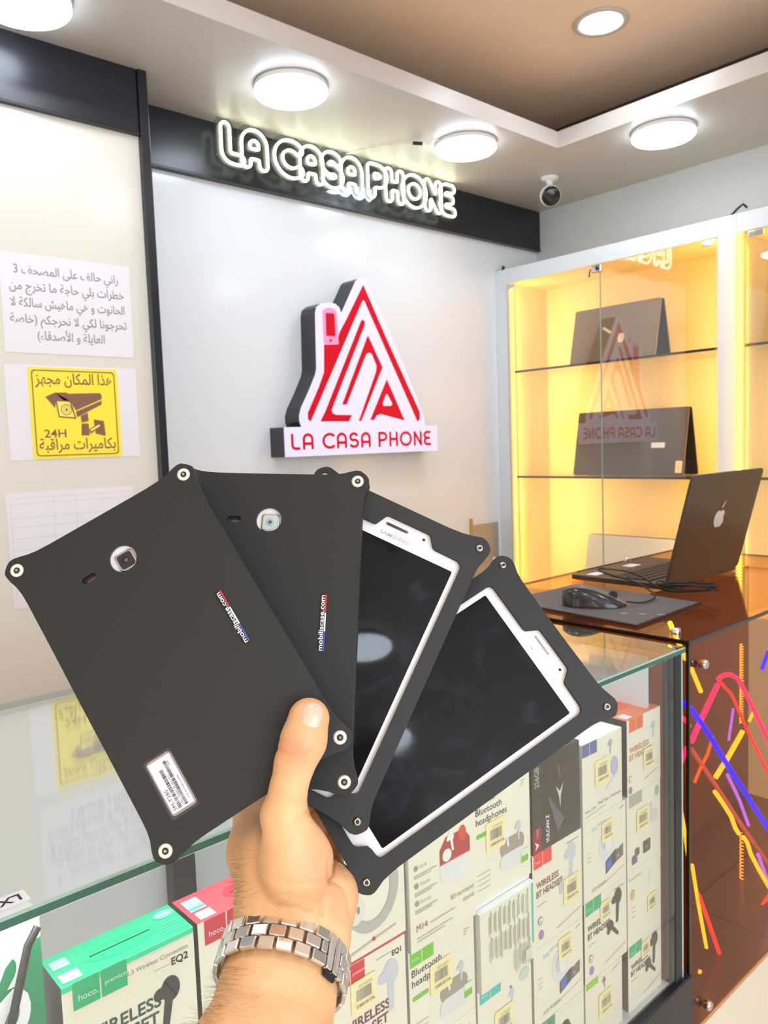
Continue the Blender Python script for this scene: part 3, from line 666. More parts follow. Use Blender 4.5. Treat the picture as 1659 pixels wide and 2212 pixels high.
def earbud(p, u, v, s, m, rot=0.):
    c, d = math.cos(rot), math.sin(rot); R = lambda x, y: (u+(x*c-y*d)*s, v+(x*d+y*c)*s)
    a = R(0, 0); b = R(.12, -1.5); p.caps(*a, *b, .20*s, .15*s, m)
    p.ell(*R(.02, .1), .42*s, .55*s, m, rot+.3); p.ell(*R(-.42, -.05), .3*s, .26*s, m, rot+.5)
def label(t_par, O, w, h, u, v, s=.03):
    p = Print(O, (1, 0, 0), (0, 0, 1), (0, -1, 0), .0006); p.lay = 2
    hh = s*1.05
    p.poly(rrect(u, v, u+s, v+hh, .003, 3), price); rnd = random.Random(int(u*9e4)+int(v*7e4)+3)
    x = u+s*.2
    while x < u+s*.78:
        wd = rnd.choice((.0005, .0008, .0012)); p.rect(x, v+hh*.38, x+wd, v+hh*.72, M['ink']); x += wd+.0007
    p.text('KIT HOCO', u+s*.3, v+hh*.78, s*.11, M['ink']); p.text('3.800.00 DA', u+s*.18, v+hh*.2, s*.14, M['inkblack'])
    p.build('price_label', t_par)
def carton(name, lab, x0, x1, z0, z1, y=.580, d=.045, top=None, left=None, front=None, draw=None, tilt=0., cat='box', group='boxed headphones stacked behind the counter glass', price_at=None):
    t = thing(name, lab, cat, ((x0+x1)/2, y, z0), group=group)
    f = front or cream
    MB().box((x0, y, z0), (x1, y+d, z1), cardw, 0, mats=dict(front=f, top=top or cardw, left=left or cside, right=cside, back=cardw, bottom=cardw)).build('carton', t)
    w, h = x1-x0, z1-z0; O = (x0, y, z0)
    p = Print(O, (1, 0, 0), (0, 0, 1), (0, -1, 0), .0003)
    if draw: draw(p, w, h); p.build('front_print', t)
    if price_at: label(t, O, w, h, *price_at)
    return t
R1, R2, R3, R4 = EYE-.392, EYE-.5035, EYE-.6145, EYE-.7255
gr = K(12, 178, 118); red = K(214, 40, 52); tealc = K(60, 196, 186); lime = K(118, 196, 52); drk = K(40, 74, 62); mar = K(120, 48, 60); org = K(240, 118, 72)
mint = mat('mint_green_card', (36, 214, 158), .3); pinkc = mat('pink_red_card', (240, 92, 108), .3); orangec = mat('orange_card', (244, 128, 84), .35)
# column 1
def d_eq2(p, w, h):
    tabs(p, w, h, gr, .0205, .008)
    p.text('5.3 Wireless Connection', w-.006, h-.015, .0052, M['ink'], 'r'); p.text('EQ2', w-.006, h-.0235, .0085, M['inkblack'], 'r', .02); p.line(w-.036, h-.0215, w-.022, h-.0215, .0003, M['ink'])
    wireless(p, .014, h-.052, .0145, drk, 'WIRELESS', 'HEADSET')
    earbud(p, w*.78, h-.044, .0195, budk, -.25); earbud(p, w*.86, h-.088, .017, budk, .1)
t = carton('headphone_box', 'cream earphone box with mint green lid at the lower left of the counter', .182, .290, R2, R1, top=mint, left=cdark, draw=d_eq2)
pr = Print((.182, .580, R1), (1, 0, 0), (0, 1, 0), (0, 0, 1), .0003)
pr.ell(.054, .022, .030, .0125, K(16, 232, 150), 0); pr.line(.030, .022, .080, .022, .0016, M['inkblack']); pr.rect(.003, .004, .018, .016, cardw); pr.rect(.003, .024, .016, .036, K(190, 214, 222)); pr.ell(.098, .034, .009, .006, K(130, 240, 205)); pr.rect(.092, .033, .104, .0348, cardw)
for k in range(4): pr.line(.085, .007+k*.004, .103, .007+k*.004, .0008, K(110, 232, 196))
pr.build('lid_print', t)
MB().quad([(.182, .58, R1-.0003), (.29, .58, R1-.0003), (.29, .5797, R1-.0045), (.182, .5797, R1-.0045)], mint).build('lid_flap', t)
for k, (a, b) in enumerate(((R3, R2), (R4, R3), (BZ, R4))):
    carton('headphone_box', 'white box below the green-lidded earphone box, outside the photo', .182, .290, a, b-.0005, group='boxes under the green-lidded box')
# column 2
def d_red(p, w, h):
    tabs(p, w, h, K(206, 44, 62), .0205, .006); wireless(p, .012, h-.064, .0145, mar, 'WIRELESS', 'BT HEADSET'); earbud(p, w*.78, h-.05, .012, budg, -.2)
t = carton('headphone_box', 'white earphone box with pink-red lid, partly behind the wrist', .294, .402, R2, R1, top=pinkc, left=cdark, draw=d_red)
pr = Print((.294, .580, R1), (1, 0, 0), (0, 1, 0), (0, 0, 1), .0003)
pr.ell(.066, .022, .028, .0125, K(250, 60, 84)); pr.line(.044, .022, .086, .022, .0016, M['inkblack']); pr.rect(.005, .003, .020, .015, cardw); pr.rect(.004, .018, .019, .038, K(190, 214, 222)); pr.rect(.004, .020, .019, .024, K(90, 200, 190)); pr.build('lid_print', t)
for k, (a, b) in enumerate(((R3, R2), (R4, R3), (BZ, R4))):
    carton('headphone_box', 'white box below the red-lidded earphone box, outside the photo', .294, .402, a, b-.0005, group='boxes under the red-lidded box')
# column 3
def d_hook(p, w, h):
    st = [(w*.55+.03*math.cos(a), h*.55+.036*math.sin(a)) for a in np.linspace(math.radians(150), math.radians(372), 16)]
    for a, b in zip(st[:-1], st[1:]): p.caps(*a, *b, .0058, .0058, budg, 6)
    p.ell(w*.33, h*.44, .012, .014, K(226, 222, 214)); p.ell(w*.36, h*.44, .002, .004, M['ink']); p.line(.012, .006, w-.014, .014, .0022, K(214, 186, 176)); p.ell(w*.55, .0115, .0022, .0022, red)
carton('headphone_box', 'cream box with grey ear-hook drawing right of the lower tablet corner', .43, .5285, R2, R1, draw=d_hook)
def d_eq1(p, w, h):
    p.rect(0, h-.0022, w, h, red); tabs(p, w, h-.003, red, .018, .004); p.text('EQ1', w-.006, h-.018, .008, M['inkblack'], 'r', .02); p.line(w-.04, h-.0125, w-.02, h-.0125, .0006, M['ink'])
    wireless(p, .010, h*.37, .0145, mar, 'WIRELESS', 'HEADSET'); earbud(p, w*.78, h*.68, .024, budw, -.1); earbud(p, w*.5, h*.20, .018, budw, .3)
carton('headphone_box', 'cream box with red top edge just right of the watch', .43, .5265, R3, R2-.0004, draw=d_eq1, price_at=(.022, .055, .033))
for a, b in ((R4, R3), (BZ, R4)): carton('headphone_box', 'white box below the red-edged box beside the watch, outside the photo', .43, .5265, a, b-.0005, group='boxes under the red-edged box')
# column 4
def d_m14(p, w, h):
    tabs(p, w, h, K(158, 134, 112), .019, .0)
    c = K(178, 66, 58); u, v = w*.69, h*.60
    p.poly(rrect(u-.024, v-.030, u+.024, v+.022, .016, 6), K(232, 230, 228)); p.poly([(u-.024, v-.004), (u+.024, v-.004), (u+.024, v+.012), (u+.014, v+.024), (u-.014, v+.024), (u-.024, v+.012)], c); p.line(u-.024, v-.004, u+.024, v-.004, .0016, K(232, 72, 44))
    earbud(p, u-.006, v+.022, .010, cardw, .1); p.ell(u+.012, v+.02, .006, .009, K(222, 76, 56)); p.ell(u-.013, v+.004, .007, .007, cardw)
    for k in range(3):
        vv = h*.62-k*.019; p.ell(.010, vv+.004, .003, .003, K(170, 150, 140)); p.text(('V5.4', 'Touch', 'Stereo')[k], .015, vv+.002, .0058, K(176, 170, 160)); p.line(.007, vv-.004, .040, vv-.004, .0011, K(186, 180, 168)); p.line(.007, vv-.0065, .032, vv-.0065, .0011, K(190, 184, 172))
    p.text('3D surround', w-.004, h*.25, .0072, K(150, 138, 124), 'r'); p.text('sound', w-.004, h*.18, .0072, K(150, 138, 124), 'r')
    p.text('M14', .008, h*.155, .010, K(170, 96, 84), 'l', .0, width=.016); p.line(.028, h*.17, w*.66, h*.17, .0009, K(176, 168, 156)); p.line(.008, h*.10, w*.62, h*.10, .0009, K(186, 180, 168)); p.line(.008, h*.075, w*.5, h*.075, .0009, K(186, 180, 168))
M14B = R2-.027
carton('headphone_box', 'cream box showing a red and white charging case, below the lowest tablet edge', .5315, .6325, M14B, R1, y=.576, draw=d_m14)
def d_bt(p, w, h):
    tabs(p, w, h, lime, .017, .002, False); p.text('hoco.', .005, h-.012, .005, M['paper']); p.text('Bluetooth', .004, h-.029, .0115, M['inkblack'], 'l', .0); p.text('headphones', .004, h-.0405, .0115, M['inkblack'], 'l', .0)
    p.poly(rrect(.004, h-.056, .028, h-.051, .002, 3), lime); u, v = w*.66, h*.36
    for k in range(3): p.line(w-.017+k*.0, h-.012-k*.003, w-.009-k*.002, h-.012-k*.003, .0012, K(160, 214, 120))
    p.poly(rrect(u-.022, v-.010, u+.022, v+.012, .010, 5), K(166, 154, 140)); p.poly(rrect(u-.023, v-.026, u+.023, v-.006, .009, 5), K(226, 224, 222)); earbud(p, u-.010, v+.016, .009, cardw, .1); earbud(p, u+.012, v+.020, .010, budw, -.1)
    p.rect(w-.019, .020, w-.006, .036, lime); p.rect(w-.019, .028, w-.006, .036, K(226, 236, 214))
    for k in range(4): p.line(.004, h*.26-k*.006, .026, h*.26-k*.006, .0009, K(196, 206, 176))
carton('headphone_box', 'cream Bluetooth headphones box with lime tabs in the lower row', .5305, .6325, M14B-.112, M14B-.0004, draw=d_bt, price_at=(.030, .048, .034))
def d_plain(p, w, h): p.line(w*.6, h*.92, w*.9, h*.92, .0008, M['ink']); label_like = None; p.rect(w*.55, h*.55, w*.85, h*.8, price)
carton('headphone_box', 'cream box at the bottom photo edge below the lower lime-tabbed box', .5305, .6325, BZ, M14B-.1124, draw=d_plain)
# column 5
BT2B = R2-.022
carton('headphone_box', 'cream Bluetooth headphones box with lime tabs left of the black memory box', .6365, .738, BT2B, R1, draw=d_bt, price_at=(.020, .055, .034))
def d_back(p, w, h):
    c = K(190, 190, 172)
    p.rect(w-.008, .020, w-.0045, h, tealc)
    for r_ in range(3):
        for k in range(9 if r_ < 2 else 4):
            x = w-.014-k*.0085; p.rect(x-.0022, h-.034-r_*.031+(k % 3)*.003, x, h-.006-r_*.030, c); p.rect(x-.0048, h-.032-r_*.031+(k % 2)*.004, x-.0035, h-.008-r_*.030, c)
            if k % 2 == 0: p.rect(x-.002, h-.006-r_*.030, x, h-.0035-r_*.030, tealc)
    p.rect(w-.024, .006, w-.012, .019, K(222, 220, 206)); p.line(w-.029, .004, w-.029, .02, .0012, K(110, 140, 120))
t = carton('headphone_box', 'box turned back to front with a teal stripe and columns of small print', .6345, .7355, R3-.012, BT2B-.006, y=.572, draw=d_back)
t2 = carton('headphone_box', 'white carton wedged just above the box with the teal stripe', .6365, .737, BT2B-.0056, BT2B-.0004, y=.582, d=.045, front=cardw)
def d_teal(p, w, h): tabs(p, w, h, tealc, .018, .004, False); earbud(p, w*.62, h*.7, .010, budw, -.1); p.ell(w*.86, h*.82, .010, .008, K(206, 214, 200)); p.ell(w*.6, h*.78, .002, .002, M['ink']); p.text('hoco.', .006, h-.012, .005, M['paper'])
carton('headphone_box', 'cream box with teal tabs below the box with the teal stripe', .6355, .7345, R4-.008, R3-.0124, draw=d_teal, price_at=(.028, .03, .034))
carton('headphone_box', 'cream carton below the teal-tabbed box, cut by the photo edge', .6355, .7345, BZ, R4-.0084)
# column 6
def d_vul(p, w, h):
    p.rect(0, 0, .0235, h, K(66, 62, 60)); p.rect(0, 0, .0165, h*.27, K(150, 36, 44)); p.poly([(.004, .004), (.0125, .010), (.004, .016), (.007, .010)], cream)
    p.text('T-FORCE', .0115, .018, .0058, K(224, 196, 180), 'l', 0, rot=math.pi/2, width=.013); p.text('256GB', .014, h*.70, .0125, K(196, 192, 180), 'l', 0, rot=math.pi/2, width=.026)
    p.line(.0238, 0, .0238, h, .0007, K(36, 34, 32)); p.text('VULCAN Z', .033, .007, .0088, K(235, 232, 222), 'l', .03, rot=math.pi/2, width=.036)
    p.poly([(.030, h*.58), (.068, h*.20), (.080, h*.30), (.052, h*.12), (.052, h*.08)], K(104, 100, 108)); p.poly([(.048, h*.62), (.056, h*.55), (.064, h*.63), (.058, h*.49), (.057, h*.36), (.054, h*.50)], K(214, 204, 184)); p.text('FORCE', .060, h*.70, .006, K(170, 150, 140), 'l', 0, rot=math.pi/2+.3); p.line(.062, h*.7, .066, h*.88, .0012, K(160, 50, 50))
carton('memory_box', 'black memory drive box with a red lower corner, under the rightmost tablet', .7425, .8425, R2-.003, R1+.004, front=cblack, left=cblack, top=cblack, draw=d_vul, group='boxed headphones stacked behind the counter glass')
def d_wl(col, tc, bud, badge=True, s=.0175, tw=.0115):
    def f(p, w, h):
        tabs(p, w, h, col, s, .003, False); p.text('hoco.', .006, h-.012, .0048, M['paper'])
        earbud(p, w*.78, h*.80, .0215, bud, -.14); earbud(p, w*.60, h*.50, .0165, bud, .7)
        p.text('WIRELESS', .007, h*.635, tw, tc, 'l', .016, width=.046); p.text('BT HEADSET', .007, h*.635-tw, tw, tc, 'l', .016, width=.054)
        p.line(.008, h*.45, .026, h*.45, .0008, K(170, 180, 160))
        if badge: p.ell(.014, h*.28, .0048, .0055, K(112, 118, 100)); p.ell(.014, h*.28, .0038, .0044, cream); p.text('A', .0115, h*.255, .006, K(80, 84, 70)); p.ell(.015, h*.13, .005, .006, K(160, 130, 186))
        p.line(w*.45, .010, w*.96, .017, .0008, K(200, 150, 130)); p.line(w*.68, h*.93, w*.92, h*.93, .0008, M['ink'])
    return f
carton('headphone_box', 'cream wireless headset box with bright red tabs below the black memory box', .7405, .8445, R3-.014, R2-.0034, left=cdark, draw=d_wl(K(240, 66, 66), K(140, 84, 78), budw), price_at=(.062, .032, .034))
def d_lcd(tc):
    def f(p, w, h):
        p.text('ENC', .020, h-.018, .007, tc); p.text('BUTTON', .034, h-.0145, .0048, tc); p.line(w-.016, h-.008, w-.006, h-.006, .001, M['ink'])
        p.ell(w*.52, h*.58, .018, .022, K(226, 224, 228)); p.ell(w*.5, h*.62, .009, .012, K(206, 204, 212)); p.ell(w*.58, h*.56, .008, .010, K(236, 236, 238))
        p.poly([(w*.50, h*.20), (w*.74, h*.27), (w*.74, h*.44), (w*.50, h*.36)], K(66, 66, 78)); p.poly([(w*.52, h*.225), (w*.64, h*.26), (w*.64, h*.385), (w*.52, h*.345)], K(70, 110, 190)); p.poly([(w*.74, h*.27), (w*.92, h*.30), (w*.92, h*.46), (w*.80, h*.42), (w*.74, h*.44)], K(110, 108, 112)); p.ell(w*.8, h*.34, .002, .002, K(240, 150, 110))
        p.text('LCD SCREEN', .018, .010, .0062, K(120, 124, 116)); p.line(w*.5, .012, w*.94, .018, .0007, K(180, 184, 176))
        for k in range(3): p.line(.008, h*.6-k*.006, .017, h*.6-k*.006, .0008, K(190, 196, 196))
    return f
carton('headphone_box', 'cream box with a blue-screened charging case print below the red-tabbed headset box', .7395, .8445, R4-.004, R3-.0144, draw=d_lcd(K(110, 176, 214)), price_at=(.050, .062, .030))
def d_gr2(p, w, h): tabs(p, w, h, K(60, 150, 120), .018, .004, False); p.ell(w*.6, h*.7, .009, .007, budk); p.ell(w*.66, h*.62, .006, .008, budk)
carton('headphone_box', 'cream box with dark green tabs at the bottom edge beneath the blue-screened case box', .7395, .8445, BZ, R4-.0044, draw=d_gr2)
# column 7
def d_blu(p, w, h):
    tabs(p, w, h, K(104, 112, 160), .0165, .0, False); earbud(p, w*.70, h*.86, .009, K(170, 174, 184), -.1); p.ell(w*.56, h*.7, .005, .008, K(222, 224, 236)); p.ell(w*.80, h*.54, .009, .013, K(186, 190, 214)); p.line(w*.55, h*.28, w*.9, h*.45, .0026, K(222, 222, 236))
    p.text('Head Type-C Earphones', w-.004, h*.14, .0056, K(120, 120, 160), 'r'); p.text('hoco. 118', .006, h*.11, .0056, K(130, 126, 160)); p.line(.006, h*.05, w*.55, h*.09, .0008, K(196, 196, 190))
carton('earphone_box', 'cream earphone box with slate blue tabs left of the orange-topped box', .8485, .9430, R2-.0, R1-.006, draw=d_blu, d=.06, price_at=(.028, .040, .034))
carton('headphone_box', 'cream box with small blue-screened case directly below the blue-tabbed box', .8485, .9515, R3, R2-.0004, draw=d_lcd(K(150, 200, 220)), price_at=(.042, .068, .028))
carton('headphone_box', 'cream headset box with green tabs and large black earbuds in the third row', .8485, .9515, R4-.002, R3-.0004, left=cdark, draw=d_wl(gr, drk, budk), price_at=(.036, .072, .026))
def d_lg(p, w, h): p.rect(.002, h-.009, .030, h, K(140, 210, 50)); earbud(p, w*.5, h*.86, .007, K(120, 120, 112), 0); p.line(w*.72, h*.9, w*.92, h*.95, .0008, M['ink'])
carton('headphone_box', 'cream box with lime corner patch under the big black earbuds box', .8485, .9380, BZ, R4-.0024, draw=d_lg, price_at=(.03, .030, .034))
# column 8
def d_org(p, w, h):
    tabs(p, w, h, K(236, 112, 66), .0175, .006, False); earbud(p, w*.78, h*.78, .011, K(206, 200, 196), -.1); p.text('WIRELESS', .006, h*.56, .0115, K(206, 156, 96), 'l', .016, width=.052); p.text('BT HEADSET', .006, h*.56-.011, .0115, K(206, 156, 96), 'l', .016, width=.060)
    p.ell(.008, h*.22, .004, .005, K(140, 140, 110)); p.ell(.008, h*.22, .003, .004, cream); p.ell(.008, h*.07, .0045, .0055, K(176, 130, 190)); p.line(w*.5, h*.12, w*.92, h*.18, .0008, K(200, 180, 140))
t = carton('headphone_box', 'cream headset box with orange lid at the right end of the top row', .9565, 1.047, R2, R1-.002, top=orangec, left=cdark, d=.085, draw=d_org, price_at=(.042, .026, .030))
pr = Print((.9565, .580, R1-.002), (1, 0, 0), (0, 1, 0), (0, 0, 1), .0003); pr.ell(.05, .05, .024, .020, K(248, 108, 66)); pr.rect(.006, .004, .022, .02, cardw); pr.line(.03, .04, .06, .05, .0014, mar); pr.ell(.07, .072, .008, .006, cream); pr.build('lid_print', t)
def d_watch(p, w, h):
    tabs(p, w, h, K(176, 178, 158), .0165, .006, False); p.ell(w-.010, h-.014, .006, .008, K(160, 196, 170)); earbud(p, w*.72, h*.72, .007, K(206, 208, 216), -.1); p.ell(w*.8, h*.55, .011, .010, K(218, 216, 214))
    for u, v, a, c in ((.012, .008, .014, K(96, 96, 150)), (.020, .018, .012, K(96, 98, 92)), (.042, .014, .020, K(84, 82, 74))): p.poly(rrect(u, v, u+a, v+a*.9, .002, 3), c)
    p.line(.047, .021, .056, .022, .0014, K(220, 130, 90))
carton('headphone_box', 'cream box with grey-green tabs and three dark watch icons in the second row', .9545, 1.0460, R3, R2-.0004, draw=d_watch, price_at=(.024, .050, .033))
def d_wht(p, w, h):
    p.text('IN-RECEIVING', .004, h-.014, .0055, K(176, 178, 168)); p.ell(.013, h*.68, .006, .008, K(206, 184, 110)); earbud(p, w*.66, h*.78, .010, K(222, 222, 218), -.1); p.ell(w*.8, h*.34, .014, .020, K(230, 228, 218))
    for k in range(3): p.line(.010, h*.5-k*.007, .020, h*.505-k*.007, .0008, K(200, 170, 150))
carton('headphone_box', 'nearly blank cream box with golden seal in the third row at the right end', .9545, 1.0460, R4-.0, R3-.0004, draw=d_wht, price_at=(.052, .030, .026))
carton('headphone_box', 'cream headset box with green tabs and black earbuds in the bottom right corner', .9545, 1.0460, BZ, R4-.0004, left=cdark, draw=d_wl(gr, drk, budk, False, .016, .0105), price_at=(.034, .064, .024))
# green box with white letters under the left end of the glass
t = thing('green_box', 'green box with large white letters leaning behind a black bar, bottom left corner', 'box', (.10, .62, R1-.2))
gy = .585; gx0, gx1, gz0, gz1 = .02, .172, BZ+.0, EYE-.330
MB().box((gx0, gy, gz0), (gx1, gy+.04, gz1), cardw, 0, mats=dict(front=mat('deep_green_card', (0, 138, 88), .4), top=cardw)).build('carton', t)
pr = Print((gx0, gy, gz0), (1, 0, 0), (0, 0, 1), (0, -1, 0), .0003); hh = gz1-gz0; ww = gx1-gx0
pr.text('LESS', ww-.012, hh-.150, .052, cardw, 'l', .03, rot=math.pi/2, width=.135)
pr.poly([(ww-.05, hh), (ww, hh), (ww, hh-.018), (ww-.045, hh-.03)], K(214, 202, 200)); pr.build('front_print', t)
t = MB().tube([(.168, .576, EYE-.335), (.160, .574, EYE-.345), (.135, .573, EYE-.43), (.118, .573, EYE-.50), (.105, .574, EYE-.62), (.10, .575, BZ+.004)], .0030, M['dark_metal'], 8).build('black_rod')
tag(t, 'thin black bent rod leaning in front of the green box at the far left', 'rod')

# ------------------------------------------------------------------ amber acrylic counter
AX0, AX1, AY0, AY1, AZ1, AZ0 = 1.0995, 2.0, .563, 1.055, EYE-.305, EYE-.935
am = thing('amber_counter', 'dark amber acrylic counter with coloured neon cables inside, carrying the open laptop', 'counter', ((AX0+AX1)/2, AY0, 0))
MB().box((AX0, AY0, AZ1-.005), (AX1, AY1, AZ1), M['amber'], mats=dict(front=M['amber_edge'], left=M['amber_edge'], right=M['amber_edge'], back=M['amber_edge'])).build('top_panel', am)
MB().box((AX0+.004, AY0, AZ0), (AX1, AY0+.004, AZ1-.0055), M['amber']).build('front_panel', am)
MB().box((AX0, AY0+.0045, AZ0), (AX0+.004, AY1, AZ1-.0055), M['amber']).build('side_panel', am)
mb = MB().box((AX0-.0012, AY0-.0012, AZ0), (AX0+.0035, AY0+.0035, AZ1-.005), M['amber_edge']); mb.build('corner_edge', am)
mb = MB().box((AX0, AY0-.0012, AZ1-.0062), (AX1, AY0, AZ1-.0005), M['amber_edge']).box((AX0-.0012, AY0, AZ1-.0062), (AX0, AY1, AZ1-.0005), M['amber_edge']); mb.build('top_edge', am)
MB().box((AX0+.03, AY0+.30, AZ0+.0), (AX1, AY0+.305, AZ1-.03), mat('brown_inner_board', (132, 84, 56), .35, noise=.1, nscale=5)).build('inner_board', am)
MB().box((AX0+.004, AY0+.305, AZ0), (AX0+.16, AY1-.02, AZ1-.03), mat('dark_brown_divider', (84, 44, 22), .3)).build('divider', am)
MB().box((AX0+.0045, AY0+.0045, AZ0), (AX1, AY1, AZ0+.006), mat('brown_floor_board', (110, 62, 40), .2)).build('bottom_board', am)
MB().box((AX0-.0, AY0+.012, 0), (AX1, AY1, AZ0-.0005), mat('cream_plinth', (238, 226, 206), .4)).build('plinth', am)
for (x, y, ax_, v) in ((1465, 1372, 2, AZ1), (1358, 1214, 2, AZ1)):
    q = PX(x, y, ax_, v); q[1] = min(q[1], AY1-.012)
    MB().lathe([(.0075, .0003), (.0075, .006), (.0068, .0095), (.003, .0105)], M['chrome'], (q[0]+.004, q[1]+.006, AZ1), n=20).build('standoff_screw', am)
for (x, y) in ((1518, 1434), (1527, 2170)):
    q = PX(x, y, 1, AY0-.004); MB().lathe([(.006, 0), (.0075, .003), (.0075, .009), (.006, .011)], M['chrome'], (q[0], AY0-.0002, q[2]), (0, -1, 0), 20).lathe([(.0055, -.0), (.0055, .012)], M['black_plastic'], (q[0]-.008, AY0+.016, q[2]), (0, -1, 0), 12).build('standoff_screw', am)
def neon(col, e): return mat('flex_%s' % col, {'pink': (255, 30, 150), 'red': (250, 50, 60), 'blue': (4, 2, 255), 'violet': (110, 70, 250), 'yellow': (255, 232, 24), 'salmon': (214, 110, 100), 'orange': (224, 110, 20)}[col], .4, emit=e)
A_ = lambda pts, y: [tuple(PX(a, b, 1, y)) for a, b in pts]
flex = [('blue', 9.0, .0045, .585, [(1466, 1512), (1493, 1531), (1530, 1584), (1567, 1646), (1612, 1716), (1659, 1790), (1720, 1880)]),
 ('pink', 2.2, .0044, .59, [(1493, 1603), (1512, 1560), (1550, 1479)]), ('pink', 2.2, .0038, .60, [(1551, 1467), (1563, 1458), (1578, 1457), (1594, 1466), (1606, 1488), (1622, 1520), (1659, 1599), (1700, 1680)]),
 ('pink', 1.5, .0036, .612, [(1466, 1662), (1483, 1615)]), ('red', 1.2, .003, .66, [(1551, 1469), (1580, 1500), (1620, 1590), (1664, 1680)]),
 ('yellow', 1.7, .0036, .60, [(1447, 1345), (1481, 1424)]), ('yellow', 1.7, .0036, .60, [(1490, 1436), (1514, 1494)]), ('yellow', 1.7, .0044, .60, [(1546, 1679), (1575, 1632), (1604, 1580)]), ('yellow', 1.6, .003, .62, [(1618, 1558), (1628, 1537)]),
 ('yellow', 1.6, .0038, .605, [(1544, 1710), (1562, 1736), (1579, 1763), (1588, 1788), (1596, 1801)]), ('yellow', 1.6, .0038, .605, [(1606, 1808), (1614, 1820), (1622, 1845), (1640, 1880), (1662, 1918)]),
 ('yellow', 1.5, .003, .615, [(1468, 1732), (1478, 1790), (1486, 1849)]), ('yellow', 1.5, .003, .605, [(1495, 1868), (1508, 1950), (1526, 2047)]), ('orange', 1.2, .003, .64, [(1500, 1690), (1515, 1655), (1528, 1630), (1540, 1590)]),
 ('violet', 4.5, .003, .63, [(1571, 1673), (1598, 1730), (1617, 1783)]), ('violet', 4.5, .0034, .62, [(1637, 1845), (1650, 1880), (1668, 1930)]), ('blue', 8.0, .0036, .60, [(1659, 1408), (1646, 1445)]), ('violet', 1.2, .0026, .66, [(1584, 1530), (1574, 1600)]),
 ('salmon', .5, .004, .64, [(1493, 1618), (1548, 1700), (1600, 1780), (1659, 1865), (1700, 1920)]), ('red', 1.1, .0036, .62, [(1532, 2157), (1586, 2052), (1640, 1965), (1672, 1920)]), ('red', 1.2, .0034, .61, [(1509, 1931), (1530, 1990), (1558, 2072)]),  # the salmon tube is a reflection, modelled as a glowing cable
 ('red', 1.2, .0036, .61, [(1610, 2098), (1630, 2070), (1659, 2030), (1690, 1990)]), ('blue', 8.0, .0034, .595, [(1512, 2158), (1528, 2140), (1550, 2105), (1582, 2066)]), ('yellow', 1.3, .003, .61, [(1502, 2135), (1513, 2095)]), ('pink', 1.3, .003, .64, [(1466, 1540), (1490, 1568)])]
for col, e_, r_, y_, pts in flex:
    MB().tube(A_(pts, y_+.012), r_, neon(col, e_), 8).build('neon_cable', am)['label'] = {'pink': 'bright pink', 'red': 'red', 'blue': 'deep blue', 'violet': 'violet', 'yellow': 'amber yellow', 'salmon': 'dull salmon reflection drawn as a', 'orange': 'orange'}[col]+' neon cable'
for z0_, z1_, yb in ((1392, 1560, .70), (1800, 2010, .70)):
    a = PX(1602, z0_, 1, yb); b = PX(1606, z1_, 1, yb); mb = MB(); n = 34
    pts = [(a[0]+.0035*math.cos(k*1.4), yb+.0035*math.sin(k*1.4), a[2]+(b[2]-a[2])*k/(n*4)) for k in range(n*4+1)]
    mb.tube(pts, .0011, mat('rope_led', (255, 180, 40), .4, emit=2.5), 5).build('glow_rope', am)

# open laptop on the amber counter
alum_d = mat('dark_laptop_shell', (78, 62, 50), .28, .35, noise=.06, nscale=30); keym = mat('laptop_keys', (40, 36, 34), .5)
LPx0, LPx1, LPy = 1.428, 1.742, .778; LZ = AZ1+.0012
t = thing('open_laptop', 'dark open laptop with pale apple emblem on its lid, standing on the amber counter', 'laptop', ((LPx0+LPx1)/2, LPy, LZ))
BF = Matrix.Translation(((LPx0+LPx1)/2, LPy, LZ))
lw = (LPx1-LPx0)/2
MB(BF).plate([rrect(-lw, 0, lw, .222, .010)], .001, .012, alum_d, bev=.002).build('keyboard_base', t)
for r_ in range(5):
    for k in range(14): MB(BF).box((-lw+.022+k*.0195, .045+r_*.0185, .0122), (-lw+.022+k*.0195+.0165, .045+r_*.0185+.0155, .0136), keym).build('key', t)
MB(BF).box((-.05, .152, .0121), (.05, .21, .0124), mat('trackpad', (92, 76, 62), .25)).build('trackpad', t)
MB(BF).box((lw-.16+.0, .165, .0123), (lw-.12, .19, .0127), M['paper']).build('palm_sticker', t)
MB(BF).box((-lw+.012, .165, .0123), (-lw+.05, .19, .0127), M['paper']).build('palm_sticker', t)
ang = math.atan2(.057, .222)
LF = Matrix.Translation(((LPx0+LPx1)/2, LPy, LZ+.010)) @ Matrix.Rotation(math.pi/2+ang, 4, 'X')
MB(LF).plate([rrect(-lw, 0, lw, .224, .009)], -.003, .0022, alum_d, bev=.001).build('lid', t)
MB(LF).box((-lw+.008, .012, -.0034), (lw-.008, .216, -.0031), mat('dark_screen', (12, 12, 14), .08)).build('screen', t)
def apple(cx, cy, s):
    body = []
    for k in range(60):
        a = 2*math.pi*k/60; r = 1+.06*math.cos(2*a)
        x = .46*math.cos(a)*r; y = .46*math.sin(a)*r
        if y > 0: y -= .10*math.exp(-(x/.14)**2)
        else: y += .06*math.exp(-(x/.12)**2)
        x *= 1+.10*y
        d = math.hypot(x-.58, y-.08)
        if d < .23: x = .58-.23*(.58-x)/max(d, .01); y = .08+.23*(y-.08)/max(d, .01)
        body.append((cx+x*s, cy+y*s))
    leaf = [(cx+s*(.02+.30*t_), cy+s*(.50+.30*t_+.09*math.sin(math.pi*t_))) for t_ in np.linspace(0, 1, 8)]+[(cx+s*(.02+.22*t_), cy+s*(.50+.30*t_-.11*math.sin(math.pi*t_))) for t_ in np.linspace(1, 0, 8)][1:-1]
    return body, leaf
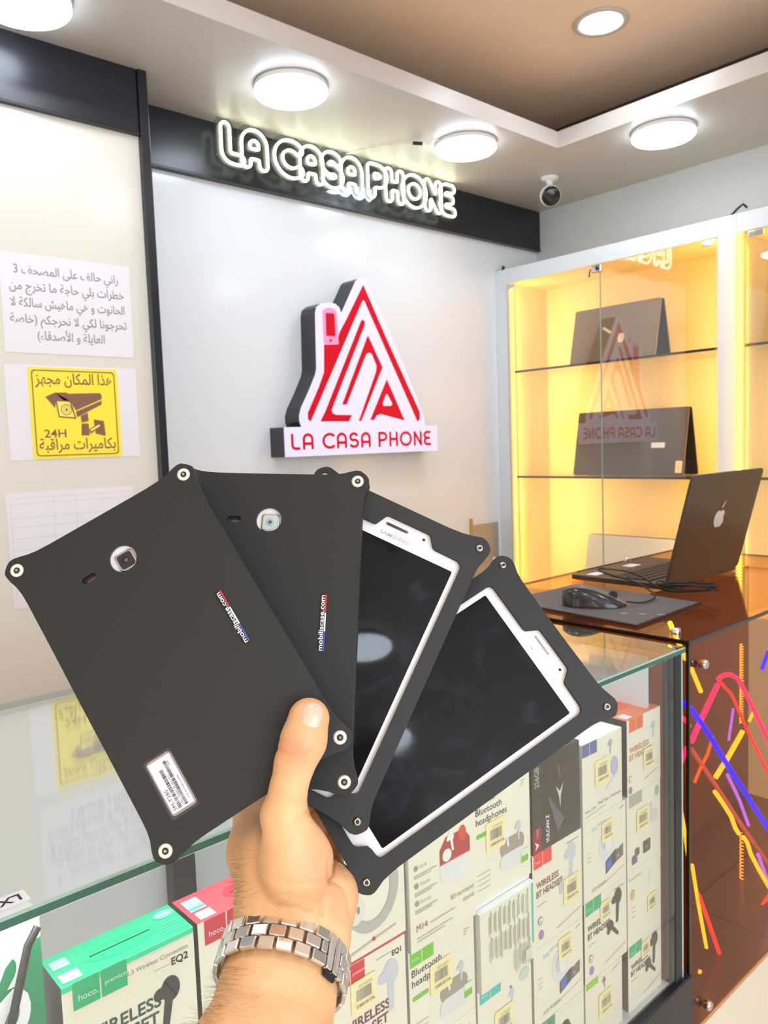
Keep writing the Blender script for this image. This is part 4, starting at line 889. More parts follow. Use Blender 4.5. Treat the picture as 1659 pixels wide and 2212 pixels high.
body, leaf = apple(.0, .125, .046)
em = mat('apple_emblem', (214, 212, 208), .25, .3)
LFb = LF
MB(LF).plate([body], .0022, .0026, em).plate([leaf], .0022, .0026, em).build('emblem', t)
pr = Print(tuple(LF @ Vector((-lw+.012, .012, .0022))), tuple(LF.to_3x3() @ Vector((1, 0, 0))), tuple(LF.to_3x3() @ Vector((0, 1, 0))), tuple(LF.to_3x3() @ Vector((0, 0, 1))), .0002)
pr.text('MacBook Air', 0, 0, .007, mat('faint_lid_text', (112, 98, 86), .4)); pr.build('lid_text', t)
# mouse mat, mouse, cable
t = thing('mouse_mat', 'black-edged grey mouse mat on the amber counter under the mouse', 'mouse mat', (1.245, .81, AZ1))
mq = [(1.148, .955), (1.125, .662), (1.352, .668), (1.380, .948)]
matm = mat('mat_cloth', (96, 92, 92), .75, noise=.25, nscale=10, bump=.3, bscale=900)
MB().plate([mq], AZ1+.0012, AZ1+.0042, M['rubber']).build('rubber_base', t)
c_ = np.mean(mq, 0); MB().plate([[tuple(c_+(np.array(q)-c_)*.975) for q in mq]], AZ1+.0043, AZ1+.0048, matm).build('cloth_top', t)
pr = Print((1.16, .73, AZ1+.0049), (.5, -.86, 0), (.86, .5, 0), (0, 0, 1), .0002)
for k in range(3): pr.ell(.02+k*.03, .02, .007, .004, K(150, 146, 142))
pr.build('mat_print', t)
mz = AZ1+.0049
md = Vector((1.242-1.184, .752-.846, 0)).normalized(); mc = Vector((1.213, .80, mz))
t = thing('computer_mouse', 'black and grey wired computer mouse on the mouse mat', 'mouse', tuple(mc))
mx = Matrix.Translation(mc) @ Matrix(((md.x, -md.y, 0, 0), (md.y, md.x, 0, 0), (0, 0, 1, 0), (0, 0, 0, 1)))
def mouse_mesh(k0, k1, zoff, m, top, nm):
    vs = []; fs = []; nu, nv = 28, 17
    for i in range(nu+1):
        x = -.055+.112*i/nu; s_ = (i/nu); hw = .031*(max(0, 1-abs(2*s_-1)**3.2))**.5*(1-.10*s_)+.0005; hgt = .036*math.sin(math.pi*min(1, (s_*.93+.10)**.72))**.8*(1-.25*s_)+.004
        for j in range(nv):
            a = math.pi*j/(nv-1); y = -hw*math.cos(a); z = hgt*math.sin(a)**.65
            if top: z = hgt*max(.0, math.sin(a))**.65+zoff
            vs.append((x, y, max(0.001, z)))
    for i in range(nu):
        for j in range(nv-1):
            if (k0 <= j < k1): fs.append((i*nv+j, i*nv+j+1, (i+1)*nv+j+1, (i+1)*nv+j))
    MB(mx).add(vs, fs, m, True).build(nm, t)
mouse_mesh(0, 16, 0, mat('mouse_black', (30, 32, 36), .25, coat=.3), False, 'body')
mouse_mesh(5, 11, .0008, mat('mouse_grey', (92, 90, 92), .4), True, 'button_shell')
MB(mx).lathe([(.007, -.003), (.008, 0), (.007, .003)], M['rubber'], (.034, 0, .0195), (0, 1, 0), 20).build('scroll_wheel', t)
rnd = random.Random(3)
cpts = [tuple(mx @ Vector((.057, 0, .008))), (1.27, .735, mz+.004), (1.33, .745, mz+.006), (1.36, .80, mz+.02), (1.345, .86, mz+.035), (1.36, .88, mz+.04), (1.40, .83, mz+.03), (1.39, .76, mz+.006)]
for k in range(46):
    a = k*.62; cpts.append((1.392+.018*math.cos(a)+rnd.uniform(-.006, .006), .715+.045*math.sin(a*.93)+rnd.uniform(-.01, .01), mz+.004+.016*abs(math.sin(a*.31))+rnd.uniform(0, .006)))
def spline(P, n=6):
    P = [np.array(p, float) for p in P]; out = []
    for i in range(len(P)-1):
        a, b, c, d = P[max(i-1, 0)], P[i], P[i+1], P[min(i+2, len(P)-1)]
        for k in range(n):
            u = k/n; out.append(.5*((2*b)+(-a+c)*u+(2*a-5*b+4*c-d)*u*u+(-a+3*b-3*c+d)*u**3))
    out.append(P[-1]); return [tuple(p) for p in out]
ct = MB().tube(spline(cpts, 4), .0018, M['rubber'], 6).build('mouse_cable')
tag(ct, 'tangled bundle of thin black cable between the mouse and the laptop', 'cable')

# ------------------------------------------------------------------ four tablets in black screwed cases, fanned in the hand
POSE = [[-0.23149, -0.08358, -0.55821, -0.12668, 0.08497, 0.47974], [-0.29457, 0.04011, 0.02721, -0.07928, 0.06988, 0.50736],
        [-0.28531, 0.01779, 0.44254, -0.02863, 0.08306, 0.51718], [-0.33233, 0.14347, 0.97909, 0.03664, 0.133, 0.52369]]
def rodr(r):
    r = np.array(r); t = np.linalg.norm(r); k = r/t; X = np.array([[0, -k[2], k[1]], [k[2], 0, -k[0]], [-k[1], k[0], 0]]); return np.eye(3)+np.sin(t)*X+(1-np.cos(t))*X@X
def tabframe(i):
    Rc = rodr(POSE[i][:3]) @ np.diag([1, -1, -1]); R = CAM.T @ Rc; o = C2W(POSE[i][3:])
    return Matrix(((*R[0], o[0]), (*R[1], o[1]), (*R[2], o[2]), (0, 0, 0, 1)))
def tabdepth(i, px, py, off=0.):
    """camera depth of the plane of tablet i (shifted off metres away from the viewer) along a photo ray"""
    n = rodr(POSE[i][:3]) @ np.array([0, 0, 1.]); r0 = np.array([(px-829.5)/FPX, (py-1106)/FPX, 1.]); return (n@np.array(POSE[i][3:])+off)/(n@r0)
case_m = mat('matte_black_case', (33, 33, 32), .5, spec=.42, noise=.06, nscale=9, bump=.12, bscale=1400)
case_e = mat('case_cut_edge', (28, 28, 29), .65)
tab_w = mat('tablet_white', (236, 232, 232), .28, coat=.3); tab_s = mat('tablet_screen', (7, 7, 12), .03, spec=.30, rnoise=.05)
nut_m = mat('bright_nut', (232, 230, 214), .28, .35); bolt_m = mat('steel_bolt', (196, 184, 172), .18, 1.)
qd = [(62.3, 0), (62.3, 40), (62.3, 74), (62.7, 81), (63.6, 86.5), (65.2, 91.5), (66.1, 95.2), (65.9, 97.6), (64.6, 99.8), (62.6, 101.9), (60.2, 103.4), (57.4, 103.8), (53.5, 102.9), (49, 101.6), (43, 100.7), (34, 100.3), (0, 100.2)]
def outline(dx=0., rough=0, seed=1):
    rnd = random.Random(seed); o = []
    Q = [(x/1000, y/1000) for x, y in qd]
    seq = Q+[(-x, y) for x, y in Q[::-1][1:]]+[(-x, -y) for x, y in Q[1:]]+[(x, -y) for x, y in Q[::-1][1:-1]]
    for x, y in seq:
        k = 1-dx/.08; j = rnd.uniform(-1, 1)*rough; o.append((x*k+j, y*k+j*.7))
    return o
def cut_front():
    P_ = [(-52.3, 0), (-52.3, 77.5), (-51.4, 79.8), (-48.8, 81), (-14.0, 81), (-12.6, 81.6), (-8.4, 89.4), (-7, 90.3), (23.4, 90.3), (25, 89.6), (29.6, 83), (31.4, 82), (48.8, 81.6), (51.4, 80), (52.3, 77.5),
          (52.3, 0), (52.3, -79.4), (51.5, -81.6), (49, -82.7), (45, -83.1), (42.0, -84.2), (38.6, -90.0), (36, -91.6), (-36, -91.6), (-38.6, -90), (-42, -84.2), (-45, -83.1), (-49, -82.7), (-51.5, -81.6), (-52.3, -79.4)]
    return [(x/1000, y/1000) for x, y in P_]
def circ(x, y, r, n=28): return [(x+r*math.cos(2*math.pi*i/n), y+r*math.sin(2*math.pi*i/n)) for i in range(n)]
def slot(x0, x1, y, r, n=7): return [(x1+r*math.cos(a), y+r*math.sin(a)) for a in np.linspace(-math.pi/2, math.pi/2, n)]+[(x0+r*math.cos(a), y+r*math.sin(a)) for a in np.linspace(math.pi/2, 1.5*math.pi, n)]
SX, SY = .0585, .0958
TH = .0118
def nut(F, t, x, y, w, sgn):
    a = (F.to_3x3() @ Vector((0, 0, sgn))); o = F @ Vector((x, y, w))
    MB().lathe([(.0041, -.0012), (.0041, .0002), (.0036, .0007), (.0022, .0008), (.00175, .0003), (.0017, -.001)], nut_m, tuple(o), tuple(a), 28).build('nut', t)
    MB().lathe([(.00165, -.001), (.00165, -.0003), (.0011, -.0001), (.0009, -.0005)], M['dark_metal'], tuple(o+a*.0012), tuple(a), 20).lathe([(.0009, .0), (.0009, .0012), (.0006, .0013)], bolt_m, tuple(o), tuple(a), 12).build('bolt_end', t)
def screw(F, t, x, y, w, sgn):
    a = (F.to_3x3() @ Vector((0, 0, sgn))); o = F @ Vector((x, y, w))
    MB().lathe([(.0026, -.0008), (.0027, .0002), (.0025, .0009), (.0019, .0015), (.0012, .0017), (.0011, .0012), (.0009, .001)], bolt_m, tuple(o), tuple(a), 24).build('screw', t)
    MB().lathe([(.00098, 0), (.00098, .0004)], M['dark_metal'], tuple(o+a*.00095), tuple(a), 6, False).build('screw_socket', t)
flagr, flagb, flagw, stk = K(214, 40, 44), K(52, 86, 176), K(240, 238, 240), mat('sticker_black', (18, 18, 20), .3)
def tablet(i, label, back):
    F = tabframe(i); t = thing('tablet', label, 'tablet', F.to_translation(), F.to_3x3(), group='tablets fanned in the hand')
    WM[t.name] = F; t.matrix_world = F
    # layer order from the viewer: 'near' plate at w=0, ring, 'far' plate
    holes = [circ(.0003, .0679, .0085), slot(-.0258, -.0206, .0677, .0021)]
    if not back: holes = [circ(-.0003, .0679, .0085), slot(.0206, .0258, .0677, .0021)]
    bp = (0., -.003) if back else (-TH+.003, -TH); fp = (-TH+.003, -TH) if back else (0., -.003)
    mir = (lambda L: [(-x, y) for x, y in L][::-1]) if back else (lambda L: L)
    MB(F).plate([outline(0, .00015, i+3)]+holes, bp[1], bp[0], case_m, bev=.0003).build('back_plate', t)
    MB(F).plate([outline(0, .00015, i+9), mir(cut_front())], fp[1], fp[0], case_m, bev=.0003).build('front_frame', t)
    MB(F).plate([outline(.0010, .0004, i+30), [(x*1.09, y*1.045) for x, y in rrect(-.052, -.0905, .052, .0905, .008)]], -TH+.0031, -.0031, case_e).build('edge_ring', t)
    za, zb_ = (-TH+.0032, -.0034)
    MB(F).plate([rrect(-.0543, -.0934, .0543, .0934, .0085)], za, zb_, tab_w, bev=.0012).build('tablet_body', t)
    if not back:
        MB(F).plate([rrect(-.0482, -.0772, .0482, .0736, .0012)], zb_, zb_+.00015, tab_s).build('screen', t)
        pr = Print(tuple(F @ Vector((0, 0, zb_))), *[tuple(F.to_3x3() @ Vector(v)) for v in ((1, 0, 0), (0, 1, 0), (0, 0, 1))], .0001)
        lt = mat('logo_print_grey', (168, 158, 160), .4) if i == 2 else mat('logo_print_faint', (206, 208, 210), .35)
        pr.text('SAMSUNG', -.0076, .0773, .0036, lt, 'l', .012, width=.0210); pr.build('brand_print', t)
        g = MB(F).plate([slot(-.0055, .0090, .0853, .0010)], zb_, zb_+.0003, M['chrome'])
        for k in range(22): g.box((-.0058+k*.00069, .0848, zb_+.0003), (-.0058+k*.00069+.00038, .0858, zb_+.0004), M['dark_metal'])
        g.build('speaker_grille', t)
        MB(F).lathe([(.00105, 0), (.0009, .0002)], mat('front_lens', (52, 50, 58), .1), (.0217, .0856, zb_), n=16).build('front_camera', t)
        for a in (-1, 1):
            for b in (-1, 1): screw(F, t, a*SX, b*SY, 0, 1)
    else:
        o = Vector((.0012, .0664, zb_))
        MB(F).plate([rrect(o.x-.0060, o.y-.0060, o.x+.0060, o.y+.0060, .0024)], zb_, zb_+.0016, M['chrome'], bev=.0006).build('camera_bezel', t)
        MB(F).plate([rrect(o.x-.0048, o.y-.0048, o.x+.0048, o.y+.0048, .0019)], zb_+.0016, zb_+.0018, mat('camera_glass_dark', (52, 44, 46), .06) if i == 0 else mat('camera_glass_film', (176, 190, 184), .25)).build('camera_window', t)
        MB(F).lathe([(.0024, .0018), (.0024, .0022), (.002, .0022)], M['dark_metal'] if i == 0 else mat('film_ring', (150, 168, 160), .3), (o.x, o.y, zb_), n=24).lathe([(.0012, .0022), (.0008, .0025)], mat('lens_blue', (70, 86, 120), .08), (o.x, o.y, zb_), n=16).build('camera_lens', t)
        MB(F).plate([slot(-.0290, -.0175, .0675, .0034)], zb_-.0002, zb_+.0002, M['rubber']).build('speaker_recess', t)
        MB(F).plate([slot(-.0245, -.0200, .0668, .0011)], zb_, zb_+.0004, mat('speaker_bronze', (120, 84, 68), .4, .4)).build('rear_speaker', t)
        # long web-address badge
        b = MB(F).plate([rrect(.0375, -.0187, .0424, .0190, .0006)], -.0001, .00018, stk); b.build('badge', t)
        pr = Print(tuple(F @ Vector((0, 0, .0002))), *[tuple(F.to_3x3() @ Vector(v)) for v in ((1, 0, 0), (0, 1, 0), (0, 0, 1))], .00006)
        pr.rect(.0411, .0068, .0420, .0184, flagr); pr.rect(.0411, -.0056, .0420, .0064, flagw); pr.rect(.0411, -.0180, .0420, -.0060, flagb)
        pr.text('mobiliscase.com', .0407, -.0178, .0042, flagw, 'l', .012, rot=math.pi/2, width=.0355); pr.build('badge_print', t)
        if i == 0:
            MB(F).plate([rrect(-.0475, -.0840, -.0292, -.0466, .002)], .0, .00012, mat('clear_tape', (62, 60, 60), .25)).build('clear_tape', t)
            MB(F).plate([rrect(-.0461, -.0824, -.0300, -.0480, .0025)], .00012, .00022, mat('window_edge', (150, 136, 130), .5)).build('label_surround', t)
            MB(F).box((-.0452, -.0809, .00022), (-.0312, -.0494, .00032), M['paper']).build('data_label', t)
            pr = Print(tuple(F @ Vector((0, 0, .00034))), *[tuple(F.to_3x3() @ Vector(v)) for v in ((1, 0, 0), (0, 1, 0), (0, 0, 1))], .00006)
            ik = M['inkblack']; r90 = math.pi/2
            pr.text('SM-T285', -.0416, -.0797, .0032, ik, 'l', 0, rot=r90, width=.0128)
            rnd = random.Random(5)
            for x0_, x1_, y1_ in ((-.0408, -.0386, -.0558), (-.0366, -.0346, -.0520)):
                y = -.0797
                while y < y1_:
                    wd = rnd.choice((.00018, .0003, .0005)); pr.rect(x0_, y, x1_, y+wd, ik); y += wd+rnd.choice((.0002, .0003, .0004))
            pr.text('IMEI: 358667 08 363118/1', -.0369, -.0790, .0014, ik, 'l', 0, rot=r90, width=.0185); pr.text('S/N: R52KB1C3DRE', -.0322, -.0775, .0014, ik, 'l', 0, rot=r90, width=.015); pr.text('8GB', -.0333, -.0555, .0014, ik, 'l', 0, rot=r90); pr.build('label_print', t)
        for a in (-1, 1):
            for b in (-1, 1): nut(F, t, a*SX, b*SY, 0, 1)
    return t
tablet(0, 'frontmost black-cased tablet seen from behind with white barcode label, under the thumb', True)
tablet(1, 'second black-cased tablet seen from behind, upright, without a barcode label', True)
tablet(2, 'black-cased tablet facing forward with bright oval lamp reflection on its dark screen', False)
tablet(3, 'rearmost black-cased tablet, screen forward, lowest and furthest right of the fan', False)

def smudge_reflection(m):  # finger smudges plus the room's bluish reflection, both mixed into the colour
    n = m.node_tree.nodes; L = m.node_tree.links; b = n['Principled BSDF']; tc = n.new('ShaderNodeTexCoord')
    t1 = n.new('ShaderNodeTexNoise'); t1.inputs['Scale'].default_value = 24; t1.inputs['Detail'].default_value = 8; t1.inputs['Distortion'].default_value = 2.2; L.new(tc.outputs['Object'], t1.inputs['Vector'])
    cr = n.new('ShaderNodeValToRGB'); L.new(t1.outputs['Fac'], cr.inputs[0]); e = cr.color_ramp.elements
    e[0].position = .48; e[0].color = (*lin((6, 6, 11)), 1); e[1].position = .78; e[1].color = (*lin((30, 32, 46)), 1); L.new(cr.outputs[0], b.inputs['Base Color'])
smudge_reflection(tab_s)
# ------------------------------------------------------------------ the hand and forearm, one continuous surface
skin = mat('skin', (226, 176, 138), .46, spec=.35, sub=.12)
def skin_nodes(m):
    n = m.node_tree.nodes; L = m.node_tree.links; b = n['Principled BSDF']
    tc = n.new('ShaderNodeTexCoord'); at = n.new('ShaderNodeAttribute'); at.attribute_name = 'flush'
    t1 = n.new('ShaderNodeTexNoise'); t1.inputs['Scale'].default_value = 38; t1.inputs['Detail'].default_value = 6; L.new(tc.outputs['Object'], t1.inputs['Vector'])
    cr = n.new('ShaderNodeValToRGB'); L.new(t1.outputs['Fac'], cr.inputs[0]); e = cr.color_ramp.elements
    e[0].position = .3; e[0].color = (*lin((228, 172, 122)), 1); e[1].position = .7; e[1].color = (*lin((238, 190, 142)), 1)
    mx_ = n.new('ShaderNodeMixRGB'); mx_.inputs[2].default_value = (*lin((226, 132, 108)), 1); L.new(cr.outputs[0], mx_.inputs[1]); L.new(at.outputs['Fac'], mx_.inputs[0]); L.new(mx_.outputs[0], b.inputs['Base Color'])
    v = n.new('ShaderNodeTexVoronoi'); v.inputs['Scale'].default_value = 900; L.new(tc.outputs['Object'], v.inputs['Vector'])
    t2 = n.new('ShaderNodeTexNoise'); t2.inputs['Scale'].default_value = 160; t2.inputs['Detail'].default_value = 4; L.new(tc.outputs['Object'], t2.inputs['Vector'])
    ad = n.new('ShaderNodeMath'); ad.operation = 'MULTIPLY_ADD'; ad.inputs[1].default_value = .35; L.new(v.outputs['Distance'], ad.inputs[0]); L.new(t2.outputs['Fac'], ad.inputs[2])
    bp = n.new('ShaderNodeBump'); bp.inputs['Strength'].default_value = .35; bp.inputs['Distance'].default_value = .0006; L.new(ad.outputs[0], bp.inputs['Height']); L.new(bp.outputs[0], b.inputs['Normal'])
skin_nodes(skin)
def C3(px, py, d): return np.array([(px-829.5)/FPX*d, (py-1106)/FPX*d, d])
wu = np.array([.95, .30, .05]); wu /= np.linalg.norm(wu)
wa = np.array([.10, -.46, .88]); wa -= wu*(wa@wu); wa /= np.linalg.norm(wa)
wv = np.cross(wu, wa); wv = wv if wv[2] < 0 else -wv
WC = C3(611, 2090, .458)
cones = []                       # (group, a, ra, b, rb)
def cone(g, a, ra, b, rb): cones.append((g, np.array(a, float), ra/1000, np.array(b, float), rb/1000))
def chain(g, pts):
    for (a, ra), (b, rb) in zip(pts[:-1], pts[1:]): cone(g, a, ra, b, rb)
el = WC-wa*.16-wu*.004
for s_ in (-1, 1):
    cone(0, el+wu*s_*.012, 31, WC-wa*.055+wu*s_*.010, 28)
    cone(0, WC-wa*.055+wu*s_*.010, 27.5, WC-wa*.012+wu*s_*.0075, 23.0)
    cone(0, WC-wa*.012+wu*s_*.0075, 23.0, WC+wa*.010+wu*s_*.0075, 22.6)
    cone(0, WC+wa*.010+wu*s_*.0075, 22.6, C3(632, 1970, .478)+wu*s_*.009, 22.5)
chain(0, [(C3(606, 1965, .479), 23.5), (C3(556, 1840, .497), 16.5), (C3(549, 1762, .517), 13)])
TD = lambda x, y, r: tabdepth(0, x, y)-(r+.35)/1000
chain(0, [(C3(655, 1950, .475), 18), (C3(640, 1860, .456), 19)])
chain(9, [(C3(640, 1860, .456), 19), (C3(614, 1760, .452), 12.6), (C3(624, 1700, min(.452, TD(624, 1700, 9.9))), 9.9), (C3(637, 1648, TD(637, 1648, 10.8)), 10.8), (C3(655, 1602, TD(655, 1602, 12.5)), 12.5), (C3(667, 1553, TD(667, 1553, 11.6)), 12.0)])
chain(0, [(C3(583, 1832, .478), 15.5), (C3(592, 1930, .474), 19.5)])
chain(0, [(C3(682, 2012, .473), 20), (C3(711, 1930, .489), 15.2), (C3(703, 1876, .514), 12)])
chain(0, [(C3(620, 1905, .500), 18), (C3(640, 1840, .524), 13)])
BK = lambda x, y, r: tabdepth(3, x, y, TH)+(r+.6)/1000
fing = [[(556, 1762, .522, 12), (618, 1672, None, 9.6), (690, 1585, None, 8.8), (742, 1500, None, 7.8)], [(606, 1808, .536, 11.5), (668, 1700, None, 9.8), (742, 1622, None, 8.9), (790, 1560, None, 7.9)],
        [(644, 1838, .542, 11), (712, 1748, None, 9.3), (778, 1690, None, 8.6), (818, 1640, None, 7.6)], [(682, 1868, .540, 10), (748, 1800, None, 8.2), (792, 1756, None, 7.6), (822, 1722, None, 6.8)]]
for g, F_ in enumerate(fing):
    pts = [(C3(x, y, d if d else BK(x, y, r)), r) for x, y, d, r in F_]
    pts[1] = (C3(F_[1][0], F_[1][1], BK(F_[1][0], F_[1][1], F_[1][3])+.006), F_[1][3])
    chain(g+1, pts)
def sdf(P):
    def cap(P, a, ra, b, rb):
        ab = b-a; t = np.clip(((P-a)@ab)/(ab@ab), 0, 1); return np.linalg.norm(P-a-t[:, None]*ab, axis=1)-(ra+(rb-ra)*t)
    def smin(a, b, k): h = np.maximum(k-np.abs(a-b), 0)/k; return np.minimum(a, b)-h*h*k/4
    G = {}
    for g, a, ra, b, rb in cones:
        d = cap(P, a, ra, b, rb); G[g] = d if g not in G else smin(G[g], d, {0: .012, 9: .005}.get(g, .006))
    D = G[1]
    for g in (2, 3, 4): D = smin(D, G[g], .0015)
    return smin(smin(G[0], G[9], .010), D, .010)
mbh = MB()
def cone_mesh(a, ra, b, rb):
    d = b-a; L_ = np.linalg.norm(d); d = d/L_
    prof = [(ra*math.sin(t), -ra*math.cos(t)) for t in np.linspace(.05, math.pi/2, 7)]+[(rb*math.sin(t), L_-rb*math.cos(t)) for t in np.linspace(math.pi/2, math.pi-.05, 7)]
    mbh.lathe(prof, skin, tuple(a), tuple(d), 24)
for g, a, ra, b, rb in cones: cone_mesh(a, ra, b, rb)
me = bpy.data.meshes.new('tmp_hand'); me.from_pydata(mbh.v, [], mbh.f); ho = bpy.data.objects.new('tmp_hand', me); COL.objects.link(ho)
rm = ho.modifiers.new('r', 'REMESH'); rm.mode = 'VOXEL'; rm.voxel_size = .0013
dg = bpy.context.evaluated_depsgraph_get(); dg.update(); hm = bpy.data.meshes.new_from_object(ho.evaluated_get(dg)); bpy.data.objects.remove(ho)
V = np.zeros(len(hm.vertices)*3); hm.vertices.foreach_get('co', V); V = V.reshape(-1, 3)
def grad(P, e=2e-4):
    g = np.stack([sdf(P+np.eye(3)[i]*e)-sdf(P-np.eye(3)[i]*e) for i in range(3)], 1); return g/(np.linalg.norm(g, axis=1)[:, None]+1e-9)
E_ = np.zeros(len(hm.edges)*2, int); hm.edges.foreach_get('vertices', E_); E_ = E_.reshape(-1, 2)
cnt = np.bincount(E_.ravel(), minlength=len(V))[:, None]
for it in range(6):
    s_ = np.zeros_like(V); np.add.at(s_, E_[:, 0], V[E_[:, 1]]); np.add.at(s_, E_[:, 1], V[E_[:, 0]]); V = V*.5+.5*s_/cnt
    V -= grad(V)*sdf(V)[:, None]*.95
N_ = grad(V)
PXY = np.stack([V[:, 0]/V[:, 2]*FPX+829.5, V[:, 1]/V[:, 2]*FPX+1106], 1)      # used once to lay the skin folds where the photo shows them
near = (N_[:, 2] < .15)
def fold(pts, depth, wid):
    pts = np.array(pts, float); best = np.full(len(V), 1e9)
    for a, b in zip(pts[:-1], pts[1:]):
        ab = b-a; t = np.clip(((PXY-a)@ab)/(ab@ab), 0, 1); best = np.minimum(best, np.linalg.norm(PXY-a-t[:, None]*ab, axis=1))
    return depth*np.exp(-(best/wid)**2)*near
disp = np.zeros(len(V))
for pts, dp, wd in (([(600, 1618), (618, 1631), (640, 1638), (662, 1632), (676, 1622)], -.0005, 4), ([(606, 1600), (628, 1600), (650, 1604)], -.0003, 4), ([(604, 1640), (626, 1652), (655, 1652)], -.00035, 4), ([(666, 1752), (655, 1768), (632, 1784), (600, 1804)], -.0007, 4.5),
   ([(662, 1776), (648, 1792), (622, 1812), (600, 1822)], -.0004, 4), ([(716, 1890), (690, 1906), (650, 1912), (612, 1910)], -.0006, 5), ([(714, 1860), (717, 1890), (714, 1915), (704, 1945), (696, 1975)], -.0016, 6), ([(718, 1900), (740, 1915), (752, 1940), (756, 1970)], -.0006, 4.5),
   ([(712, 1925), (690, 1955), (670, 1975)], -.0005, 5), ([(590, 1960), (640, 1962), (690, 1985), (738, 2020)], -.0005, 5), ([(598, 1930), (650, 1940), (700, 1956)], -.0003, 5), ([(560, 1975), (600, 1985)], -.0003, 5), ([(716, 1840), (735, 1862), (748, 1890)], -.0005, 4.5)):
    disp += fold(pts, dp*1.5, wd)
V2 = V+N_*disp[:, None]
flush = np.zeros(len(V))
for (x, y), r, a in (((690, 1545), 30, .35), ((675, 1880), 55, .38), ((640, 1622), 34, .45), ((735, 1960), 45, .3), ((660, 1600), 60, .12)): flush += a*np.exp(-(((PXY-np.array([x, y]))**2).sum(1))/r**2)
Vw = V2 @ CAM; Vw[:, 2] += EYE
hm.vertices.foreach_set('co', Vw.ravel()); 
at = hm.attributes.new('flush', 'FLOAT', 'POINT'); at.data.foreach_set('value', np.clip(flush, 0, 1))
hm.polygons.foreach_set('use_smooth', [True]*len(hm.polygons)); hm.materials.clear(); hm.materials.append(skin); hm.name = 'arm'; hm.update()
base = C2W(el)
person = thing('person', 'left hand and hairy forearm of a person holding up the fan of tablets', 'person', tuple(base))
arm = bpy.data.objects.new('arm', hm); COL.objects.link(arm); hm.transform(Matrix.Translation(-Vector(base))); arm.parent = person; WM['arm'] = WM[person.name]
# ray-march the hand surface to seat the nail and hairs on it
def surf(px, py, lift=0.):
    r0 = np.array([(px-829.5)/FPX, (py-1106)/FPX, 1.]); k = .36
    for _ in range(60):
        d = float(sdf((r0*k)[None])[0])
        if abs(d) < 2e-5: break
        k += d/np.linalg.norm(r0)*.9
        if k > .7: return None, None
    p = r0*k; g = grad(p[None])[0]; return p+g*lift, g
def seat(p, lift):
    p = np.array(p)[None]
    for _ in range(4): p = p-grad(p)*sdf(p)[:, None]
    return p[0]+grad(p)[0]*lift
nail_m = mat('thumb_nail', (236, 186, 160), .22, coat=.5, noise=.05, nscale=60)
p0, g0 = surf(677, 1538)
ax_t = C3(669, 1552, .46)-C3(655, 1604, .46); ax_t /= np.linalg.norm(ax_t); ax_t -= g0*(ax_t@g0); ax_t /= np.linalg.norm(ax_t); cr_ = np.cross(g0, ax_t)
nv, nu = 11, 13; vs = []; fs = []
for i in range(nu):
    u = -1+2*i/(nu-1)
    for j in range(nv):
        v = -1+2*j/(nv-1); hw = .0074*(1-.12*max(0, -u)**2-.22*max(0, u)**3); lw_ = .0086
        p = p0+cr_*hw*v+ax_t*(u*lw_*(1-.18*v*v*(1 if u < 0 else .8)))
        edge = max(abs(u), abs(v)); vs.append(tuple(C2W(seat(p, .00055-.0006*max(0, edge-.8)/.2))))
for i in range(nu-1):
    for j in range(nv-1): fs.append((i*nv+j, (i+1)*nv+j, (i+1)*nv+j+1, i*nv+j+1))
nl = MB().add(vs, fs, nail_m, True).build('thumbnail', person)
# short dark hairs on the back edge of wrist and forearm
rnd = random.Random(11); hmB = MB(); hair_m = mat('arm_hair', (132, 96, 64), .6)
cnt_ = 0
while cnt_ < 520:
    py = rnd.choice((rnd.uniform(2085, 2240), rnd.uniform(2085, 2240), rnd.triangular(1815, 1990, 1930))); 
    left = 506 if py < 2000 else 482-(py-2070)*.44
    px = left+3+abs(rnd.gauss(0, 26 if py > 2000 else 15)); 
    if rnd.random() < .18: px = left+rnd.uniform(5, 130)
    p, g = surf(px, py)
    if p is None: continue
    dr = wa*rnd.uniform(-.9, -.1)*-1*0+(-wu*.7-wa*.5)+g*.55+np.array([rnd.uniform(-.35, .35) for _ in range(3)]); dr /= np.linalg.norm(dr); L_ = rnd.uniform(.004, .009)
    q1 = p+dr*L_*.5; q2 = p+dr*L_-wu*.001-g*.0012
    hmB.tube([tuple(C2W(p-g*.0003)), tuple(C2W(q1)), tuple(C2W(q2))], .00005, hair_m, 3, cap=False, rs=[.00005, .00004, .00002]); cnt_ += 1
hmB.build('arm_hair', person, 'stuff')

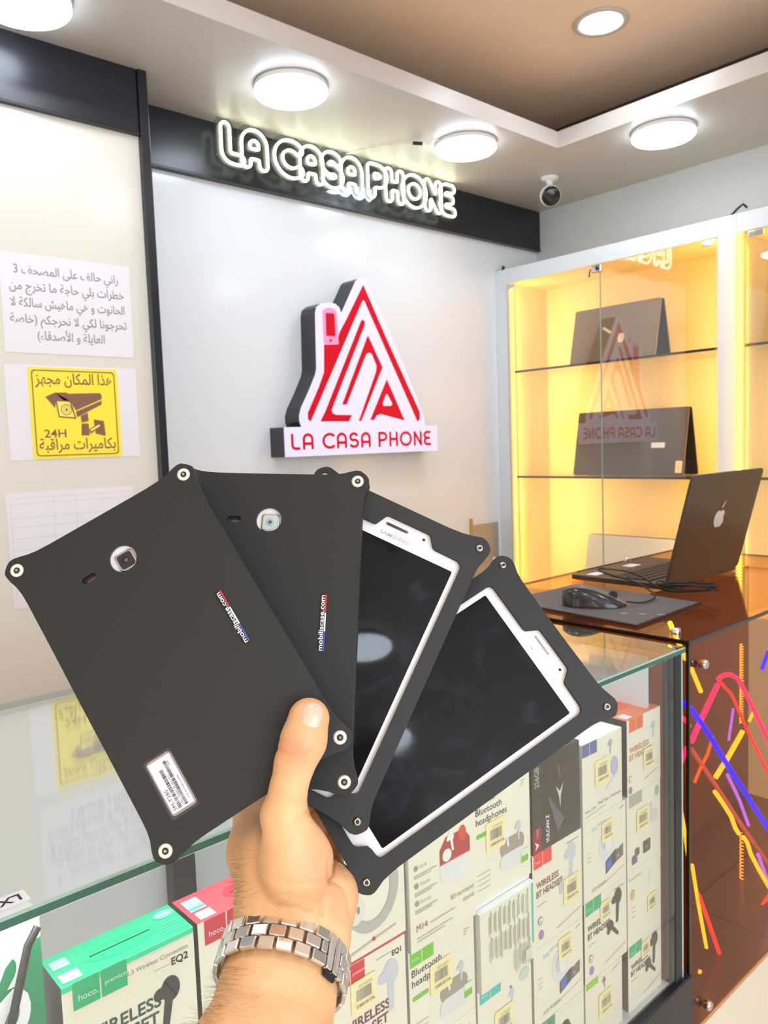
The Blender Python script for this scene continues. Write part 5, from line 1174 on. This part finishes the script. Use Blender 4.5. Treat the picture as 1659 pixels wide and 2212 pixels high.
# ------------------------------------------------------------------ steel wristwatch bracelet
wt = thing('wristwatch', 'polished steel link bracelet watch worn around the wrist', 'watch', tuple(C2W(WC)))
A_el, B_el = .0352, .0300
link_m = M['steel']; link_b = mat('brushed_steel_centre', (226, 222, 220), .3, 1., noise=.05, nscale=80)
ths = np.linspace(0, 2*math.pi, 721); pe = np.stack([A_el*np.cos(ths), B_el*np.sin(ths)], 1); arcl = np.concatenate([[0], np.cumsum(np.linalg.norm(np.diff(pe, axis=0), axis=1))]); TOT = arcl[-1]
def at_arc(s_): return np.interp(s_ % TOT, arcl, ths)
NL = 21; pitch_ = TOT/NL; ROW = (-.0071, 0, .0071)
def link(s_, row, width, length, m, nm='link', thick=.0028, off=0.):
    th = at_arc(s_); c = WC+wu*(A_el*math.cos(th))+wv*(B_el*math.sin(th)); tg = wu*(-A_el*math.sin(th))+wv*(B_el*math.cos(th)); tg /= np.linalg.norm(tg); nr = np.cross(tg, wa); nr = nr if nr@(c-WC) > 0 else -nr
    o = C2W(c+wa*row+nr*(.0022+off)); X_, Y_, Z_ = [CAM.T @ q for q in (tg, wa, nr)]
    F = Matrix(((X_[0], Y_[0], Z_[0], o[0]), (X_[1], Y_[1], Z_[1], o[1]), (X_[2], Y_[2], Z_[2], o[2]), (0, 0, 0, 1)))
    ob = MB(F).box((-length/2, -width/2, -thick/2), (length/2, width/2, thick/2), m, min(length, width, thick)*.24).build(nm, wt); return F
top = at_arc
s_apex = TOT/4
for d_ in range(-1, 9):                                   # left of the clasp, over the top and down the outer side
    link(s_apex+d_*pitch_, 0, .0067, pitch_*.92, link_b)
for d_ in range(-2, 8):
    for row in (0, 2): link(s_apex+(d_+.5)*pitch_, ROW[row], .0067, pitch_*.92, link_m)
link(s_apex-1.73*pitch_, 0, .0067, pitch_*.42, link_b)
for dk in (-2.21, -2.71): link(s_apex+dk*pitch_, 0, .0208, pitch_*.45, link_m, 'clasp_plate', .0034)
for row in (0, 2): link(s_apex-3.19*pitch_, ROW[row], .0067, pitch_*.42, link_m)
for j in range(5):
    link(s_apex-(3.45+j)*pitch_, 0, .0067, pitch_*.92, link_b)
    for row in (0, 2): link(s_apex-(3.93+j)*pitch_, ROW[row], .0067, pitch_*.92, link_m)
link(s_apex-2.5*pitch_, -.0118, .004, pitch_*.9, M['dark_metal'], 'clasp_bow', .0022, -.0012)
th = math.pi*1.5; hc_ = WC+wv*(B_el*math.sin(th)); nr = -wv
MB().lathe([(.017, -.003), (.0195, -.002), (.020, .002), (.0195, .0065), (.0175, .0085), (.016, .009)], M['steel'], tuple(C2W(hc_+nr*.004)), tuple(CAM.T @ nr), 40).build('watch_case', wt)
MB().lathe([(.0158, .0), (.0158, .0006)], mat('watch_dial', (24, 30, 44), .15), tuple(C2W(hc_+nr*.0131)), tuple(CAM.T @ nr), 40).build('watch_dial', wt)
